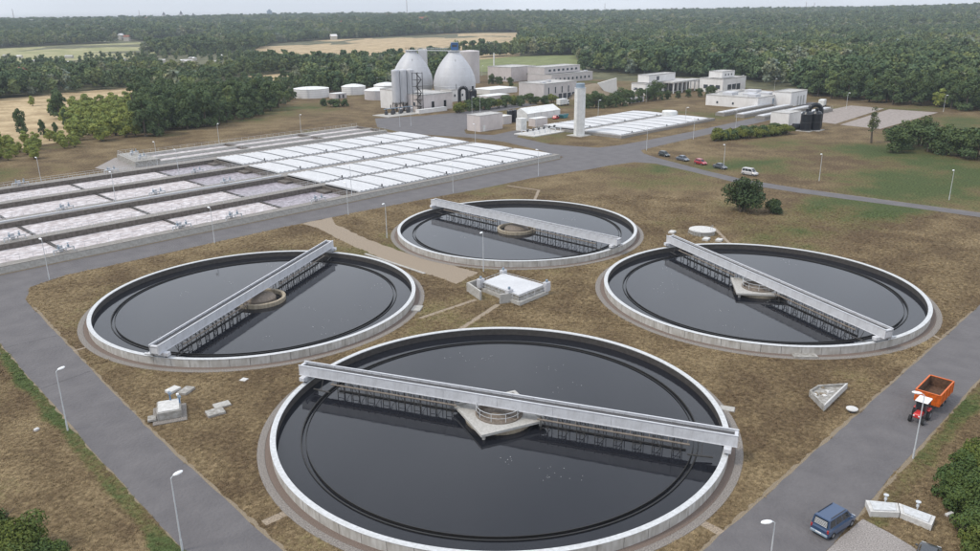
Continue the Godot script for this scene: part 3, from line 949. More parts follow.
func build_shrubs() -> void:
	# the lone dark bush between the round tanks and the far path, with its smaller neighbour
	var lm: Material = mats["foliage"]
	var dark := Color(0.055, 0.080, 0.036)
	var q := P(743, 212)
	var t := thing("round_bush", "big dark green round bush on the meadow beside the parked cars' path", "bush", q)
	put("trunk", trunk_mesh(901, 6.5, 3.4, 1, 4), t)
	put("crown", crown_mesh(902, 8.0, 4.2, 0.1, 18, 5600, 0.52, lm, dark, 2), t)
	q = P(771, 213)
	t = thing("small_bush", "small dark bush standing next to the big round bush", "bush", q)
	put("trunk", trunk_mesh(903, 2.6, 1.6, 0.5, 3), t)
	put("crown", crown_mesh(904, 3.3, 2.4, 0.05, 9, 2000, 0.42, lm, dark, 2), t)
	# slim tree before the pads
	q = P(871, 143)
	t = thing("slender_tree", "slender young tree with thin airy crown beside the concrete pads", "tree", q)
	put("trunk", trunk_mesh(905, 11.5, 1.7, 3, 1), t)
	put("crown", crown_mesh(906, 12, 2.5, 3.2, 12, 900, 0.5, lm, Color(0.11, 0.125, 0.06), 1), t)
	# dark clump of shrubs at the edge of the meadow
	for e in [[893, 152, 1.0, 8.2], [905, 148, 0.9, 9.0], [920, 146, 1.0, 10.0], [930, 152, 1.05, 8.2], [946, 154, 1.0, 9.2], [960, 156, 1.1, 8.6], [973, 159, 1.0, 9.4], [990, 160, 1.1, 9], [1006, 162, 1.1, 9.5]]:
		plant("round", "clump_tree", P(e[0], e[1]), Vector3(e[2] * 1.12, e[3] / 9.0, e[2] * 1.12), "rounded dark tree in the dense clump on the open meadow", "tree", "trees of the dense clump on the meadow")
	# long hedge beside the road bend
	for k in 17:
		var f := k / 16.0
		var a := P(lerpf(719, 785, f), lerpf(141, 134.5, f))
		for row in 2:
			plant("light_shrub" if rng.randf() < 0.65 else "shrub", "hedge_shrub", a + Vector3(rng.randf_range(-1.2, 1.2) + row * 4.0, 0, rng.randf_range(-1, 1) - row * 2.5), Vector3.ONE * rng.randf_range(0.85, 1.15), "bright green shrub of the long hedge beside the road bend", "shrub", "shrubs of the hedge at the road bend")
	# lone small trees on the stubble
	for e in [[33, 106, 0.65], [53, 114.5, 0.9]]:
		plant("light", "field_tree", P(e[0], e[1]), Vector3.ONE * e[2], "little round tree alone on the bare stubble field", "tree", "lone little trees on the stubble")
	for e in [[23, 136, 0.7], [44, 137, 0.45], [68, 131, 0.6], [57, 138, 0.4]]:
		plant("dark", "field_edge_tree", P(e[0], e[1]), Vector3(e[2] * 0.6, e[2], e[2] * 0.6), "small dark tree at the foot of the stubble field", "tree", "small dark trees below the stubble")
	for k in 14:
		plant("light", "edge_tree", P(rng.randf_range(-14, 46), rng.randf_range(149, 161)), Vector3.ONE * rng.randf_range(0.4, 0.62), "low yellowish green tree in the leafy clump behind the basins' far corner", "tree", "leafy clump behind the basins' corner")
	plant("slim", "slim_poplar", P(136, 128), Vector3(1.5, 1.35, 1.5), "tall slim dark poplar standing before the bright thicket", "tree", "")
	# shrubs by the low round tanks and the plant yard
	for e in [[336, 106.5, 1.9], [324, 106, 0.9], [345, 106.5, 0.9]]:
		plant("shrub", "tank_shrub", P(e[0], e[1]), Vector3(e[2], 1.0, e[2]), "low dark shrub in front of the low round tanks", "shrub", "low shrubs before the low round tanks")
	for e in [[459, 113, 1.5], [468, 111, 1.3], [476, 110, 1.5], [484, 110, 1.4], [491, 109, 1.4], [499, 108, 1.3], [507, 107, 1.5], [514, 105, 1.4], [520, 106, 1.3], [529, 104, 1.4], [537, 104, 1.0], [545, 104, 1.1], [552, 103, 1.3]]:
		plant("shrub" if rng.randf() < 0.6 else "light_shrub", "yard_shrub", P(e[0], e[1]), Vector3(e[2], e[2] * 1.05, e[2]), "rounded green shrub in the planting between workshop buildings and white tent", "shrub", "shrubs between workshops and tent")
	for e in [[588, 108, 0.5], [595, 108, 0.6], [603, 108, 0.5], [612, 107, 0.5], [622, 105.5, 0.65], [630, 104, 0.5], [640, 102, 0.5], [648, 101, 0.5], [655, 100, 0.75], [668, 99, 0.35], [678, 98.5, 0.3], [688, 97.5, 0.33], [699, 97, 0.35], [708, 97, 0.42], [712, 96, 0.4]]:
		plant("round", "office_tree", P(e[0], e[1]), Vector3(e[2] * 1.45, e[2] * 1.5, e[2] * 1.45), "rounded green tree in the row before the pale office building", "tree", "trees before the office building")
	for e in [[492, 84, 0.5], [500, 85, 0.4], [510, 87, 0.45], [530, 82, 0.5], [541, 83, 0.4], [497, 84, 0.35]]:
		plant("round", "court_tree", P(e[0], e[1]), Vector3(e[2] * 1.2, e[2] * 1.5, e[2] * 1.2), "small dark tree standing before the long pale workshops", "tree", "small trees before the workshops")
	# leafy bushes close by, at two corners of the works' roads
	var leaf := Color(0.072, 0.105, 0.034)
	var bush_at := [[P(22, 556).x, P(22, 556).z, 2.5, 3.6, 0], [P(-8, 548).x, P(-8, 548).z, 2.4, 3.8, 0], [P(45, 572).x, P(45, 572).z, 2.0, 2.6, 0], [P(10, 585).x, P(10, 585).z, 2.4, 3.4, 0]
		]
	for e in [[952, 495, 1.9, 2.8], [966, 482, 1.9, 2.8], [980, 470, 2.2, 3.0], [962, 512, 1.7, 2.4], [976, 506, 2.2, 3.2], [994, 486, 2.4, 3.4], [972, 534, 1.8, 2.4], [992, 522, 2.3, 3.4], [985, 556, 2.0, 2.6], [1010, 505, 2.6, 3.6], [1010, 545, 2.4, 3.4]]:
		var bq := P(e[0], e[1])
		bush_at.append([bq.x, bq.z, e[2], e[3], 1])
	for k in bush_at.size():
		var e: Array = bush_at[k]
		var lab := "dense dark green bush on the dry bank below the two road lamps" if e[4] == 0 else "dense green bush on the bank behind the flat white slab chamber"
		t = thing("near_bush", lab, "bush", Vector3(e[0], 0, e[1]), 0.0, "bushes on the dry bank" if e[4] == 0 else "bushes behind the slab chamber")
		put("trunk", trunk_mesh(920 + k, e[3] * 0.8, e[2] * 0.7, 0.3, 4), t)
		var tone := leaf if k % 3 else Color(0.10, 0.125, 0.034)
		put("crown", crown_mesh(940 + k, e[3], e[2], 0.02, 15, 5600, 0.26, lm, tone, 2), t)


# ---------------------------------------------------------------- the four round settling tanks
const RIM := 1.15
const WATER := 0.22

func build_tanks() -> void:
	var arc := TAU / 60.0
	# one cast wall panel, with a narrow joint on both sides
	var wp := MB.new()
	var half := arc * 0.5 - 0.0011
	wp.lathe([Vector2(23.98, -0.05), Vector2(24.0, RIM - 0.06), Vector2(23.6, RIM - 0.06), Vector2(23.6, -0.05)], 3, -half, half)
	for s in [-1, 1]:
		var c := Vector3(cos(half * s), 0, sin(half * s))
		var q := [c * 23.98 + Vector3(0, -0.05, 0), c * 24.0 + Vector3(0, RIM - 0.06, 0), c * 23.6 + Vector3(0, RIM - 0.06, 0), c * 23.6 + Vector3(0, -0.05, 0)]
		wp.face(q[0], q[1], q[2], q[3], Vector3(23.8, 0.5, 0))
	var panel := wp.mesh(mats["wall_concrete"])
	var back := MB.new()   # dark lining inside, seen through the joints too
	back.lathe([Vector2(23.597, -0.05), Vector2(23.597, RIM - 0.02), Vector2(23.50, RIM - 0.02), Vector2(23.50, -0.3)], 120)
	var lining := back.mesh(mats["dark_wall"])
	var cap := MB.new()
	cap.lathe([Vector2(23.995, RIM - 0.06), Vector2(24.05, RIM - 0.05), Vector2(24.05, RIM - 0.015), Vector2(24.03, RIM), Vector2(23.48, RIM), Vector2(23.46, RIM - 0.02), Vector2(23.46, RIM - 0.10), Vector2(23.5, RIM - 0.10)], 160)
	var rim := cap.mesh(mats["rim_concrete"])
	var wm := MB.new()
	wm.lathe([Vector2(23.52, WATER), Vector2(21.06, WATER)], 120)
	wm.lathe([Vector2(20.50, WATER), Vector2(2.0, WATER)], 120)
	wm.lathe([Vector2(2.0, WATER), Vector2(0.0, WATER)], 40)
	wm.lathe([Vector2(20.95, WATER - 0.14), Vector2(20.55, WATER - 0.14)], 120)
	var water := wm.mesh(mats["water"])
	var trough := []
	for r in [[21.07, 0.13], [20.56, 0.07]]:
		var tm := MB.new()
		var r0: float = r[0]
		var w: float = r[1]
		tm.lathe([Vector2(r0, WATER - 0.4), Vector2(r0, WATER + 0.11), Vector2(r0 - w, WATER + 0.11), Vector2(r0 - w, WATER - 0.4)], 140)
		trough.append(tm.mesh(mats["weir_black"]))
	var gs := MB.new()
	gs.lathe([Vector2(24.62, 0.02), Vector2(23.9, 0.03)], 120)
	var gravel := gs.mesh(mats["gravel_strip"])
	var ap := MB.new()
	ap.lathe([Vector2(25.42, -0.03), Vector2(25.40, 0.045), Vector2(24.66, 0.05), Vector2(24.62, 0.0)], 120)
	var apron := ap.mesh(mats["apron"])

	var data := [
		[Vector3(22.06, 0, 98.09), "large round settling tank nearest the two asphalt roads' corner, with four-cornered centre platform", 66.0, 1],
		[Vector3(23.77, 0, 45.29), "round settling tank beside the access road, its bridge pointing at the foaming basins", -29.2, 0],
		[Vector3(81.09, 0, 46.69), "round settling tank nearest the white covered basins, with plain round centre well", 88.8, 0],
		[Vector3(79.63, 0, 99.47), "round settling tank nearest the lone dark bush, with four-cornered centre platform", 114.1, 1]]
	var bridge_labels := ["long grey scraper bridge across the tank nearest the two roads' corner", "long grey scraper bridge across the tank beside the access road", "long grey scraper bridge across the tank nearest the white covers", "long grey scraper bridge across the tank nearest the lone bush"]
	var wells := [well_square(), well_round()]
	var bridge: Node3D = null
	for k in 4:
		var t := thing("settling_tank", data[k][1], "settling tank", data[k][0], 0.0, "round settling tanks")
		for j in 60:
			put("wall_panel", panel, t, Vector3.ZERO, arc * j)
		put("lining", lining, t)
		put("rim", rim, t)
		put("water_surface", water, t)
		for m in trough: put("overflow_weir", m, t)
		put("gravel_edge", gravel, t)
		put("apron_ring", apron, t)
		# bits of scum drifting on the water
		var fm := MB.new()
		var g := RandomNumberGenerator.new()
		g.seed = 60 + k
		var a := 0.0
		var r := 8.0
		for j in 70:
			if j % 7 == 0:
				a = g.randf() * TAU
				r = 4.5 + sqrt(g.randf()) * 14.0
			a += g.randfn() * 0.06
			r = clampf(r + g.randfn() * 0.8, 4.0, 19.5)
			var q := Vector3(cos(a) * r, WATER + 0.004, sin(a) * r)
			var s := g.randf_range(0.015, 0.055)
			fm.cyl(q, q + Vector3(0, 0.015, 0), s, s * 0.7, 5, true)
		var fo := obj("scum_flecks", fm, mats["white_paint"], t)
		fo.set_meta("kind", "stuff")
		# the feed well in the middle
		for piece in wells[0 if data[k][3] == 1 else 1]:
			var o := put(piece[0], piece[1], t)
			o.rotation.y = deg_to_rad([24.0, 0, 0, -10.0][k])
		# the bridge
		if k == 0:
			bridge = make_bridge(bridge_labels[0])
			bridge.position = data[k][0]
			bridge.rotation.y = deg_to_rad(-data[k][2])
		else:
			dup(bridge, data[k][0], deg_to_rad(-data[k][2]), bridge_labels[k])

func well_round() -> Array:
	var a := MB.new()
	a.lathe([Vector2(3.9, -0.2), Vector2(3.95, WATER + 0.55), Vector2(3.92, WATER + 0.62), Vector2(3.5, WATER + 0.62), Vector2(3.45, WATER + 0.55), Vector2(3.45, 0.0)], 40)
	var b := MB.new()
	b.lathe([Vector2(2.5, 0.0), Vector2(2.45, WATER + 0.5), Vector2(2.2, WATER + 0.75), Vector2(1.3, WATER + 1.0), Vector2(0.0, WATER + 1.05)], 32)
	return [["well_ring", a.mesh(mats["well_concrete"])], ["feed_drum", b.mesh(mats["drum_brown"])]]

func well_square() -> Array:
	# round feed well under a square walkway frame; an inner drum with its own rail
	var a := MB.new()
	a.lathe([Vector2(3.55, -0.2), Vector2(3.75, 0.55), Vector2(3.75, 0.78), Vector2(2.85, 0.78), Vector2(2.85, 0.1)], 40)
	var pl := MB.new()
	var R := 5.4
	var top := 1.05
	for k in 4:
		var c0 := Vector3(cos(TAU * k / 4), 0, sin(TAU * k / 4))
		var c1 := Vector3(cos(TAU * (k + 1) / 4), 0, sin(TAU * (k + 1) / 4))
		var o0 := c0 * R; var o1 := c1 * R
		var i0 := c0 * (R - 0.55); var i1 := c1 * (R - 0.55)
		var U := Vector3(0, top, 0); var D := Vector3(0, top - 0.27, 0)
		pl.face2(i0 + U, i1 + U, o1 + U, o0 + U, Vector3.UP, Vector3.UP)
		for j in 6:   # deck inside the edge beam, up to the round drum
			var e0 := i0.lerp(i1, j / 6.0); var e1 := i0.lerp(i1, (j + 1) / 6.0)
			var V := Vector3(0, top - 0.16, 0)
			pl.face2(e0.normalized() * 2.55 + V, e1.normalized() * 2.55 + V, e1 + V, e0 + V, Vector3.UP, Vector3.UP)
		pl.face2(i0 + D, i1 + D, o1 + D, o0 + D, Vector3.DOWN, Vector3.DOWN)
		var n := (c0 + c1).normalized()
		pl.face2(o0 + D, o1 + D, o1 + U, o0 + U, n, n)
		pl.face2(i0 + D, i1 + D, i1 + U, i0 + U, -n, -n)
	var out := []
	for k in 4:
		var legs := MB.new()
		var c0 := Vector3(cos(TAU * k / 4), 0, sin(TAU * k / 4)) * 4.7
		legs.box(c0 + Vector3(0, 0.4, 0), Vector3(0.28, 0.9, 0.28))
		out.append(["support_post", legs.mesh(mats["platform_concrete"])])
	var d := MB.new()
	d.lathe([Vector2(2.55, 0.0), Vector2(2.6, 1.0), Vector2(2.55, 1.06), Vector2(2.4, 1.06), Vector2(2.35, 1.0), Vector2(2.35, 0.55), Vector2(1.2, 0.62), Vector2(0.6, 1.0), Vector2(0.0, 1.05)], 36)
	var rl := MB.new()
	for k in 20:
		var c0 := Vector3(cos(TAU * k / 20), 0, sin(TAU * k / 20)) * 2.5
		var c1 := Vector3(cos(TAU * (k + 1) / 20), 0, sin(TAU * (k + 1) / 20)) * 2.5
		if k % 2 == 0: rl.bar(c0 + Vector3(0, 1.0, 0), c0 + Vector3(0, 2.0, 0), 0.05)
		rl.bar(c0 + Vector3(0, 2.0, 0), c1 + Vector3(0, 2.0, 0), 0.05)
		rl.bar(c0 + Vector3(0, 1.5, 0), c1 + Vector3(0, 1.5, 0), 0.035)
	return out + [["well_ring", a.mesh(mats["well_concrete"])], ["walkway_frame", pl.mesh(mats["platform_concrete"])], ["feed_drum", d.mesh(mats["drum_brown"])], ["drum_railing", rl.mesh(mats["steel"])]]

func make_bridge(label: String) -> Node3D:
	var t := thing("scraper_bridge", label, "bridge", Vector3.ZERO, 0.0, "scraper bridges over the round tanks")
	t.set_meta("base", "scraper_bridge")
	var L := 24.75
	var B := RIM + 0.74      # underside of the girders
	var Tp := B + 1.16
	var paint: Material = mats["bridge_paint"]
	var grip: Material = mats["grating"]
	# two girders made of plates with visible butt joints
	for s in [-1, 1]:
		var z: float = s * 0.62
		for k in 8:
			var g := MB.new()
			var x0 := -L + k * (2 * L / 8) + 0.012
			var x1 := -L + (k + 1) * (2 * L / 8) - 0.012
			g.bb(Vector3(x0, B, z - 0.03), Vector3(x1, Tp, z + 0.03))
			obj("girder_plate", g, paint, t)
		var f := MB.new()
		f.bb(Vector3(-L, Tp, z - 0.09), Vector3(L, Tp + 0.05, z + 0.09))
		f.bb(Vector3(-L, B - 0.05, z - 0.11), Vector3(L, B, z + 0.11))
		obj("girder_flange", f, paint, t)
		var st := MB.new()
		for k in 41:
			var x := -L + 0.4 + k * (2 * L - 0.8) / 40.0
			st.bb(Vector3(x - 0.03, Tp - 0.255, z - s * 0.031), Vector3(x + 0.03, Tp - 0.005, z - s * 0.11))
		for k in 12:
			var x := -L + 1.5 + k * (2 * L - 3.0) / 11.0
			st.bb(Vector3(x - 0.015, B + 0.1, z + s * 0.031), Vector3(x + 0.015, Tp - 0.2, z + s * 0.05))
		obj("stiffener", st, paint, t).set_meta("kind", "stuff")
	var deck := MB.new()
	deck.bb(Vector3(-L, Tp - 0.30, -0.585), Vector3(L, Tp - 0.26, 0.585))
	obj("walkway_deck", deck, grip, t)
	var cross := MB.new()
	for k in 26:
		var x := -L + 0.8 + k * (2 * L - 1.6) / 25.0
		cross.bb(Vector3(x - 0.05, B + 0.02, -0.58), Vector3(x + 0.05, B + 0.14, 0.58))
	obj("cross_member", cross, mats["old_steel"], t).set_meta("kind", "stuff")
	# carriages that run on the rim
	for s in [-1, 1]:
		var c := MB.new()
		c.cbox(Vector3(s * 23.75, RIM + 0.42, 0.0), Vector3(0.5, 0.5, 2.3), 0.03)
		c.cbox(Vector3(s * 23.9, RIM + 0.55, 1.15), Vector3(0.7, 0.5, 0.7), 0.05)
		c.cbox(Vector3(s * 24.55, B + 0.56, 0.0), Vector3(0.35, 1.1, 1.12), 0.04)
		var ca := obj("drive_carriage", c, paint, t)
		for q in [-1.0, 1.0]:
			var w := MB.new()
			w.cyl(Vector3(s * 23.62, RIM + 0.2, q * 0.95), Vector3(s * 23.88, RIM + 0.2, q * 0.95), 0.2, 0.2, 16)
			obj("wheel", w, mats["tyre"], ca)
		var e := MB.new()
		e.cbox(Vector3(s * 24.3, RIM + 0.45, -1.05), Vector3(0.5, 0.4, 0.6), 0.05)
		e.cyl(Vector3(s * 24.3, RIM + 0.45, -1.3), Vector3(s * 24.3, RIM + 0.45, -1.75), 0.16, 0.16, 12)
		obj("drive_motor", e, mats["steel"], ca)
		var br := MB.new()   # brush arm sweeping the channel
		br.cyl(Vector3(s * 22.6, WATER + 0.35, 1.1), Vector3(s * 20.2, WATER + 0.45, 1.5), 0.09, 0.09, 8)
		br.bar(Vector3(s * 21.5, WATER + 0.4, 1.3), Vector3(s * 21.5, B, 0.6), 0.06)
		obj("brush_arm", br, mats["old_steel"], t)
	# scum pipe hung under the girder, and the scraper frames that reach down into the water
	for s in [-1, 1]:
		var p := MB.new()
		p.cyl(Vector3(s * 4.6, RIM + 0.3, 0.95), Vector3(s * 20.3, RIM + 0.3, 0.95), 0.10, 0.10, 10)
		for k in 9:
			var x: float = s * (4.9 + k * 1.9)
			p.bar(Vector3(x, RIM + 0.3, 0.95), Vector3(x, B, 0.64), 0.04)
		obj("scum_pipe", p, mats["brown_pipe"], t)
		for k in 8:
			var x: float = s * (5.4 + k * 1.95)
			var f := MB.new()
			for z in [-0.55, 0.95]:
				f.bar(Vector3(x - 0.42, B - 0.03, z), Vector3(x - 0.42, WATER - 0.3, z), 0.07)
				f.bar(Vector3(x + 0.42, B - 0.03, z), Vector3(x + 0.42, WATER - 0.3, z), 0.06)
				f.bar(Vector3(x - 0.42, B - 0.05, z), Vector3(x + 0.42, WATER + 0.3, z), 0.05)
				f.bar(Vector3(x - 0.42, WATER + 0.3, z), Vector3(x + 0.42, WATER + 0.3, z), 0.05)
			f.bar(Vector3(x, B - 0.4, -0.55), Vector3(x, B - 0.4, 0.95), 0.05)
			obj("scraper_frame", f, mats["old_steel"], t)
		var sk := MB.new()   # skimmer board lying along the surface
		sk.bb(Vector3(s * 4.4, WATER - 0.2, -0.06), Vector3(s * 19.9, WATER + 0.16, 0.02))
		obj("skimmer_board", sk, mats["old_steel"], t)
	return t


# ---------------------------------------------------------------- aeration basins
const WT := 1.3     # top of the basin walls
const FO := 0.10    # level of the foam

func rail(mb: MB, a: Vector3, b: Vector3, gap := 2.0) -> void:
	var n: int = max(1, int(a.distance_to(b) / gap))
	for k in n + 1:
		var p := a.lerp(b, float(k) / n)
		mb.bar(p, p + Vector3(0, 1.05, 0), 0.045)
	mb.bar(a + Vector3(0, 1.05, 0), b + Vector3(0, 1.05, 0), 0.045)
	mb.bar(a + Vector3(0, 0.55, 0), b + Vector3(0, 0.55, 0), 0.03)

func build_basins() -> void:
	var t := thing("aeration_basin", "long open concrete basins full of pale foam along the road", "basin", Vector3(0, 0, 0))
	var x0 := -95.0
	var x1 := 77.0
	# walls along the lanes: [near z, far z]
	var lanes := [[-2.6, -16.2], [-19.0, -34.0], [-38.4, -54.8], [-57.4, -73.0]]
	var walls := [[-0.3, -2.6], [-16.2, -19.0], [-34.0, -38.4], [-54.8, -57.4], [-73.0, -76.4]]
	for w in walls:
		var m := MB.new()
		m.bb(Vector3(x0, -0.1, w[1]), Vector3(152.0, WT - 0.12, w[0]))
		obj("long_wall", m, mats["basin_wall"], t)
		# walkway of cast slabs on top, open joints between them
		var n := 32
		for k in n:
			var a := x0 + (152.0 - x0) * k / n
			var b := x0 + (152.0 - x0) * (k + 1) / n
			var s := MB.new()
			s.bb(Vector3(a + 0.02, WT - 0.12, w[1] - 0.06), Vector3(b - 0.02, WT, w[0] + 0.06))
			obj("walkway_slab", s, mats["basin_top"], t)
	var ext := MB.new()
	ext.bb(Vector3(151.4, -0.1, -73.0), Vector3(152.0, WT - 0.12, -2.6))
	obj("end_wall", ext, mats["basin_wall"], t)
	var face := MB.new()   # pale rendered front face towards the road
	face.bb(Vector3(x0, -0.05, -0.3), Vector3(152.0, WT - 0.13, -0.18))
	obj("front_face", face, mats["concrete"], t)
	var kb := MB.new()
	kb.bb(Vector3(x0, -0.05, -0.18), Vector3(152.0, 0.07, 0.35))
	obj("road_kerb", kb, mats["kerb_sand"], t)
	for i in 4:
		var l: Array = lanes[i]
		var f := MB.new()
		f.face2(Vector3(x0, FO, l[0]), Vector3(59.4, FO, l[0]), Vector3(59.4, FO, l[1]), Vector3(x0, FO, l[1]), Vector3.UP, Vector3.UP)
		tag(obj("foam_surface", f, mats["foam"], t), "pale pinkish foam floating on brown water", "")
		var g := MB.new()
		g.face2(Vector3(59.4, FO - 0.02, l[0]), Vector3(x1, FO - 0.02, l[0]), Vector3(x1, FO - 0.02, l[1]), Vector3(59.4, FO - 0.02, l[1]), Vector3.UP, Vector3.UP)
		obj("thin_foam_surface", g, mats["thin_foam"], t)
		for x in [-58.0, -34.5, -11.0, 12.6, 36.2, 59.4]:
			var c := MB.new()
			c.bb(Vector3(x - 0.3, -0.1, l[1]), Vector3(x + 0.3, FO + 0.22, l[0]))
			obj("cross_beam", c, mats["dark_wall"], t)
		var ew := MB.new()
		ew.bb(Vector3(x1, -0.1, l[1]), Vector3(x1 + 0.5, WT - 0.01, l[0]))
		obj("end_wall", ew, mats["basin_wall"], t)
		var ledge := MB.new()
		ledge.bb(Vector3(x1 - 2.2, -0.1, l[1] + 0.5), Vector3(x1 - 0.1, FO + 0.5, l[1] + 4.5))
		obj("outlet_chamber", ledge, mats["basin_wall"], t)
	# fine hand rails beside the walkways
	for z in [-2.45, -16.35, -18.85, -34.15, -38.25, -54.95, -57.25, -73.15, -76.3]:
		var r := MB.new()
		rail(r, Vector3(-60, WT, z), Vector3(77.0, WT, z), 2.2)
		obj("hand_rail", r, mats["steel"], t)
	# cable duct or channel along the middle walkway
	var du := MB.new()
	du.bb(Vector3(x0, WT, -35.4), Vector3(77, WT + 0.28, -34.7))
	obj("cable_duct", du, mats["metal_clad"], t)
	# pipe bridges with valves standing on the walkways
	var proto := make_valve_group("cluster of blue grey aeration valves and pipes on a basin walkway")
	var spots := [[25.0, -74.6], [48.0, -75.4], [23.0, -36.6], [44.0, -36.9], [7.5, -17.6], [11.0, -1.5], [33.5, -1.6], [44.8, -1.5], [63.5, -56.0], [66.0, -1.5], [62.0, -36.6], [3.0, -56.2]]
	for k in spots.size():
		var at := Vector3(spots[k][0], WT, spots[k][1])
		if k == 0: proto.position = at
		else: dup(proto, at, (k % 3) * 0.1)
	build_covers()

func make_valve_group(label: String) -> Node3D:
	var t := thing("valve_group", label, "valves", Vector3.ZERO, 0.0, "valve clusters on the basin walkways")
	t.set_meta("base", "valve_group")
	var p := MB.new()
	p.tube([Vector3(-1.9, 0, 0.3), Vector3(-1.9, 0.8, 0.3), Vector3(1.9, 0.8, 0.3), Vector3(1.9, 0, 0.3)], 0.13, 8)
	p.tube([Vector3(-0.9, 0.8, 0.3), Vector3(-0.9, 0.8, -0.6), Vector3(-0.9, 0, -0.6)], 0.10, 8)
	p.tube([Vector3(0.9, 0.8, 0.3), Vector3(0.9, 0.8, -0.6), Vector3(0.9, 0, -0.6)], 0.10, 8)
	obj("air_pipe", p, mats["steel"], t)
	for x in [-0.9, 0.9]:
		var b := MB.new()
		b.cbox(Vector3(x, 1.15, 0.3), Vector3(0.34, 0.4, 0.34), 0.05)
		b.cyl(Vector3(x, 1.3, 0.3), Vector3(x, 1.65, 0.3), 0.06, 0.06, 8)
		b.cyl(Vector3(x, 1.65, 0.3), Vector3(x, 1.7, 0.3), 0.22, 0.22, 12)
		obj("valve_actuator", b, mats["dull_blue"], t)
	var c := MB.new()
	c.cbox(Vector3(0, 0.65, -0.7), Vector3(0.7, 1.2, 0.35), 0.03)
	obj("control_box", c, mats["metal_clad"], t)
	return t

# one white cover panel: shallow arch across the lane, ribbed along it
func cover_panel_mesh(w: float, depth: float, rise: float, folds: int) -> ArrayMesh:
	var m := MB.new()
	var nz := 8
	var ht := func(f: float): return rise * (1.0 - pow(2.0 * f - 1.0, 2.0))
	for j in nz:
		var f0 := float(j) / nz
		var f1 := float(j + 1) / nz
		for k in folds:
			var xa := w * k / folds
			var pts := [[0.0, 0.0], [0.14, 0.17], [0.46, 0.17], [0.60, 0.0], [1.0, 0.0]]
			for s in 4:
				var p0: float = xa + pts[s][0] * w / folds
				var p1: float = xa + pts[s + 1][0] * w / folds
				var h0: float = pts[s][1]
				var h1: float = pts[s + 1][1]
				h0 += 0.0
				h1 += 0.0
				var a := Vector3(p0, ht.call(f0) + h0, -depth * f0)
				var b := Vector3(p1, ht.call(f0) + h1, -depth * f0)
				var c := Vector3(p1, ht.call(f1) + h1, -depth * f1)
				var d := Vector3(p0, ht.call(f1) + h0, -depth * f1)
				var n := (b - a).cross(d - a).normalized()
				if n.y < 0: n = -n
				m.face2(a, b, c, d, n, n)
	# edge skirts
	for e in [0.0, 1.0]:
		m.face2(Vector3(0, -0.25, -depth * e), Vector3(w, -0.25, -depth * e), Vector3(w, 0.06, -depth * e), Vector3(0, 0.06, -depth * e), Vector3(0, 0, 1 - 2 * e), Vector3(0, 0, 1 - 2 * e))
	for x in [0.0, w]:
		for j in nz:
			var f0 := float(j) / nz
			var f1 := float(j + 1) / nz
			var n := Vector3(-1 if x == 0.0 else 1, 0, 0)
			var up: float = 0.0
			m.face2(Vector3(x, -0.25, -depth * f0), Vector3(x, -0.25, -depth * f1), Vector3(x, ht.call(f1) + up, -depth * f1), Vector3(x, ht.call(f0) + up, -depth * f0), n, n)
	return m.mesh(mats["cover_white"])

func cover_row(label: String, at: Vector3, w: float, depth: float, count: int, rise: float, folds := 5, group := "rows of white basin covers", lift := 0.0) -> void:
	var me := cover_panel_mesh(w - 0.4, depth, rise, folds)
	var t := thing("basin_cover", label, "cover", at, 0.0, group)
	for k in count:
		put("cover_panel", me, t, Vector3(k * w + 0.2, lift + rng.randf_range(-0.03, 0.05), 0))
	var ht := MB.new()
	ht.cbox(Vector3.ZERO, Vector3(0.3, 0.8, 0.3), 0.03)
	var stub := ht.mesh(mats["dark_grey"])
	var jm := MB.new()   # dark joint rail between two panels, following their arch
	for j in 8:
		var f0 := j / 8.0; var f1 := (j + 1) / 8.0
		jm.bar(Vector3(0, rise * (1.0 - pow(2.0 * f0 - 1.0, 2.0)) + 0.1, -depth * f0), Vector3(0, rise * (1.0 - pow(2.0 * f1 - 1.0, 2.0)) + 0.1, -depth * f1), 0.2)
	var joint := jm.mesh(mats["joint_grey"])
	for k in count - 1: put("joint_rail", joint, t, Vector3((k + 1) * w, lift, 0))
	for k in count:
		if k % 3 == 1: put("vent_stub", stub, t, Vector3(k * w, 0.35, -depth * 0.03))

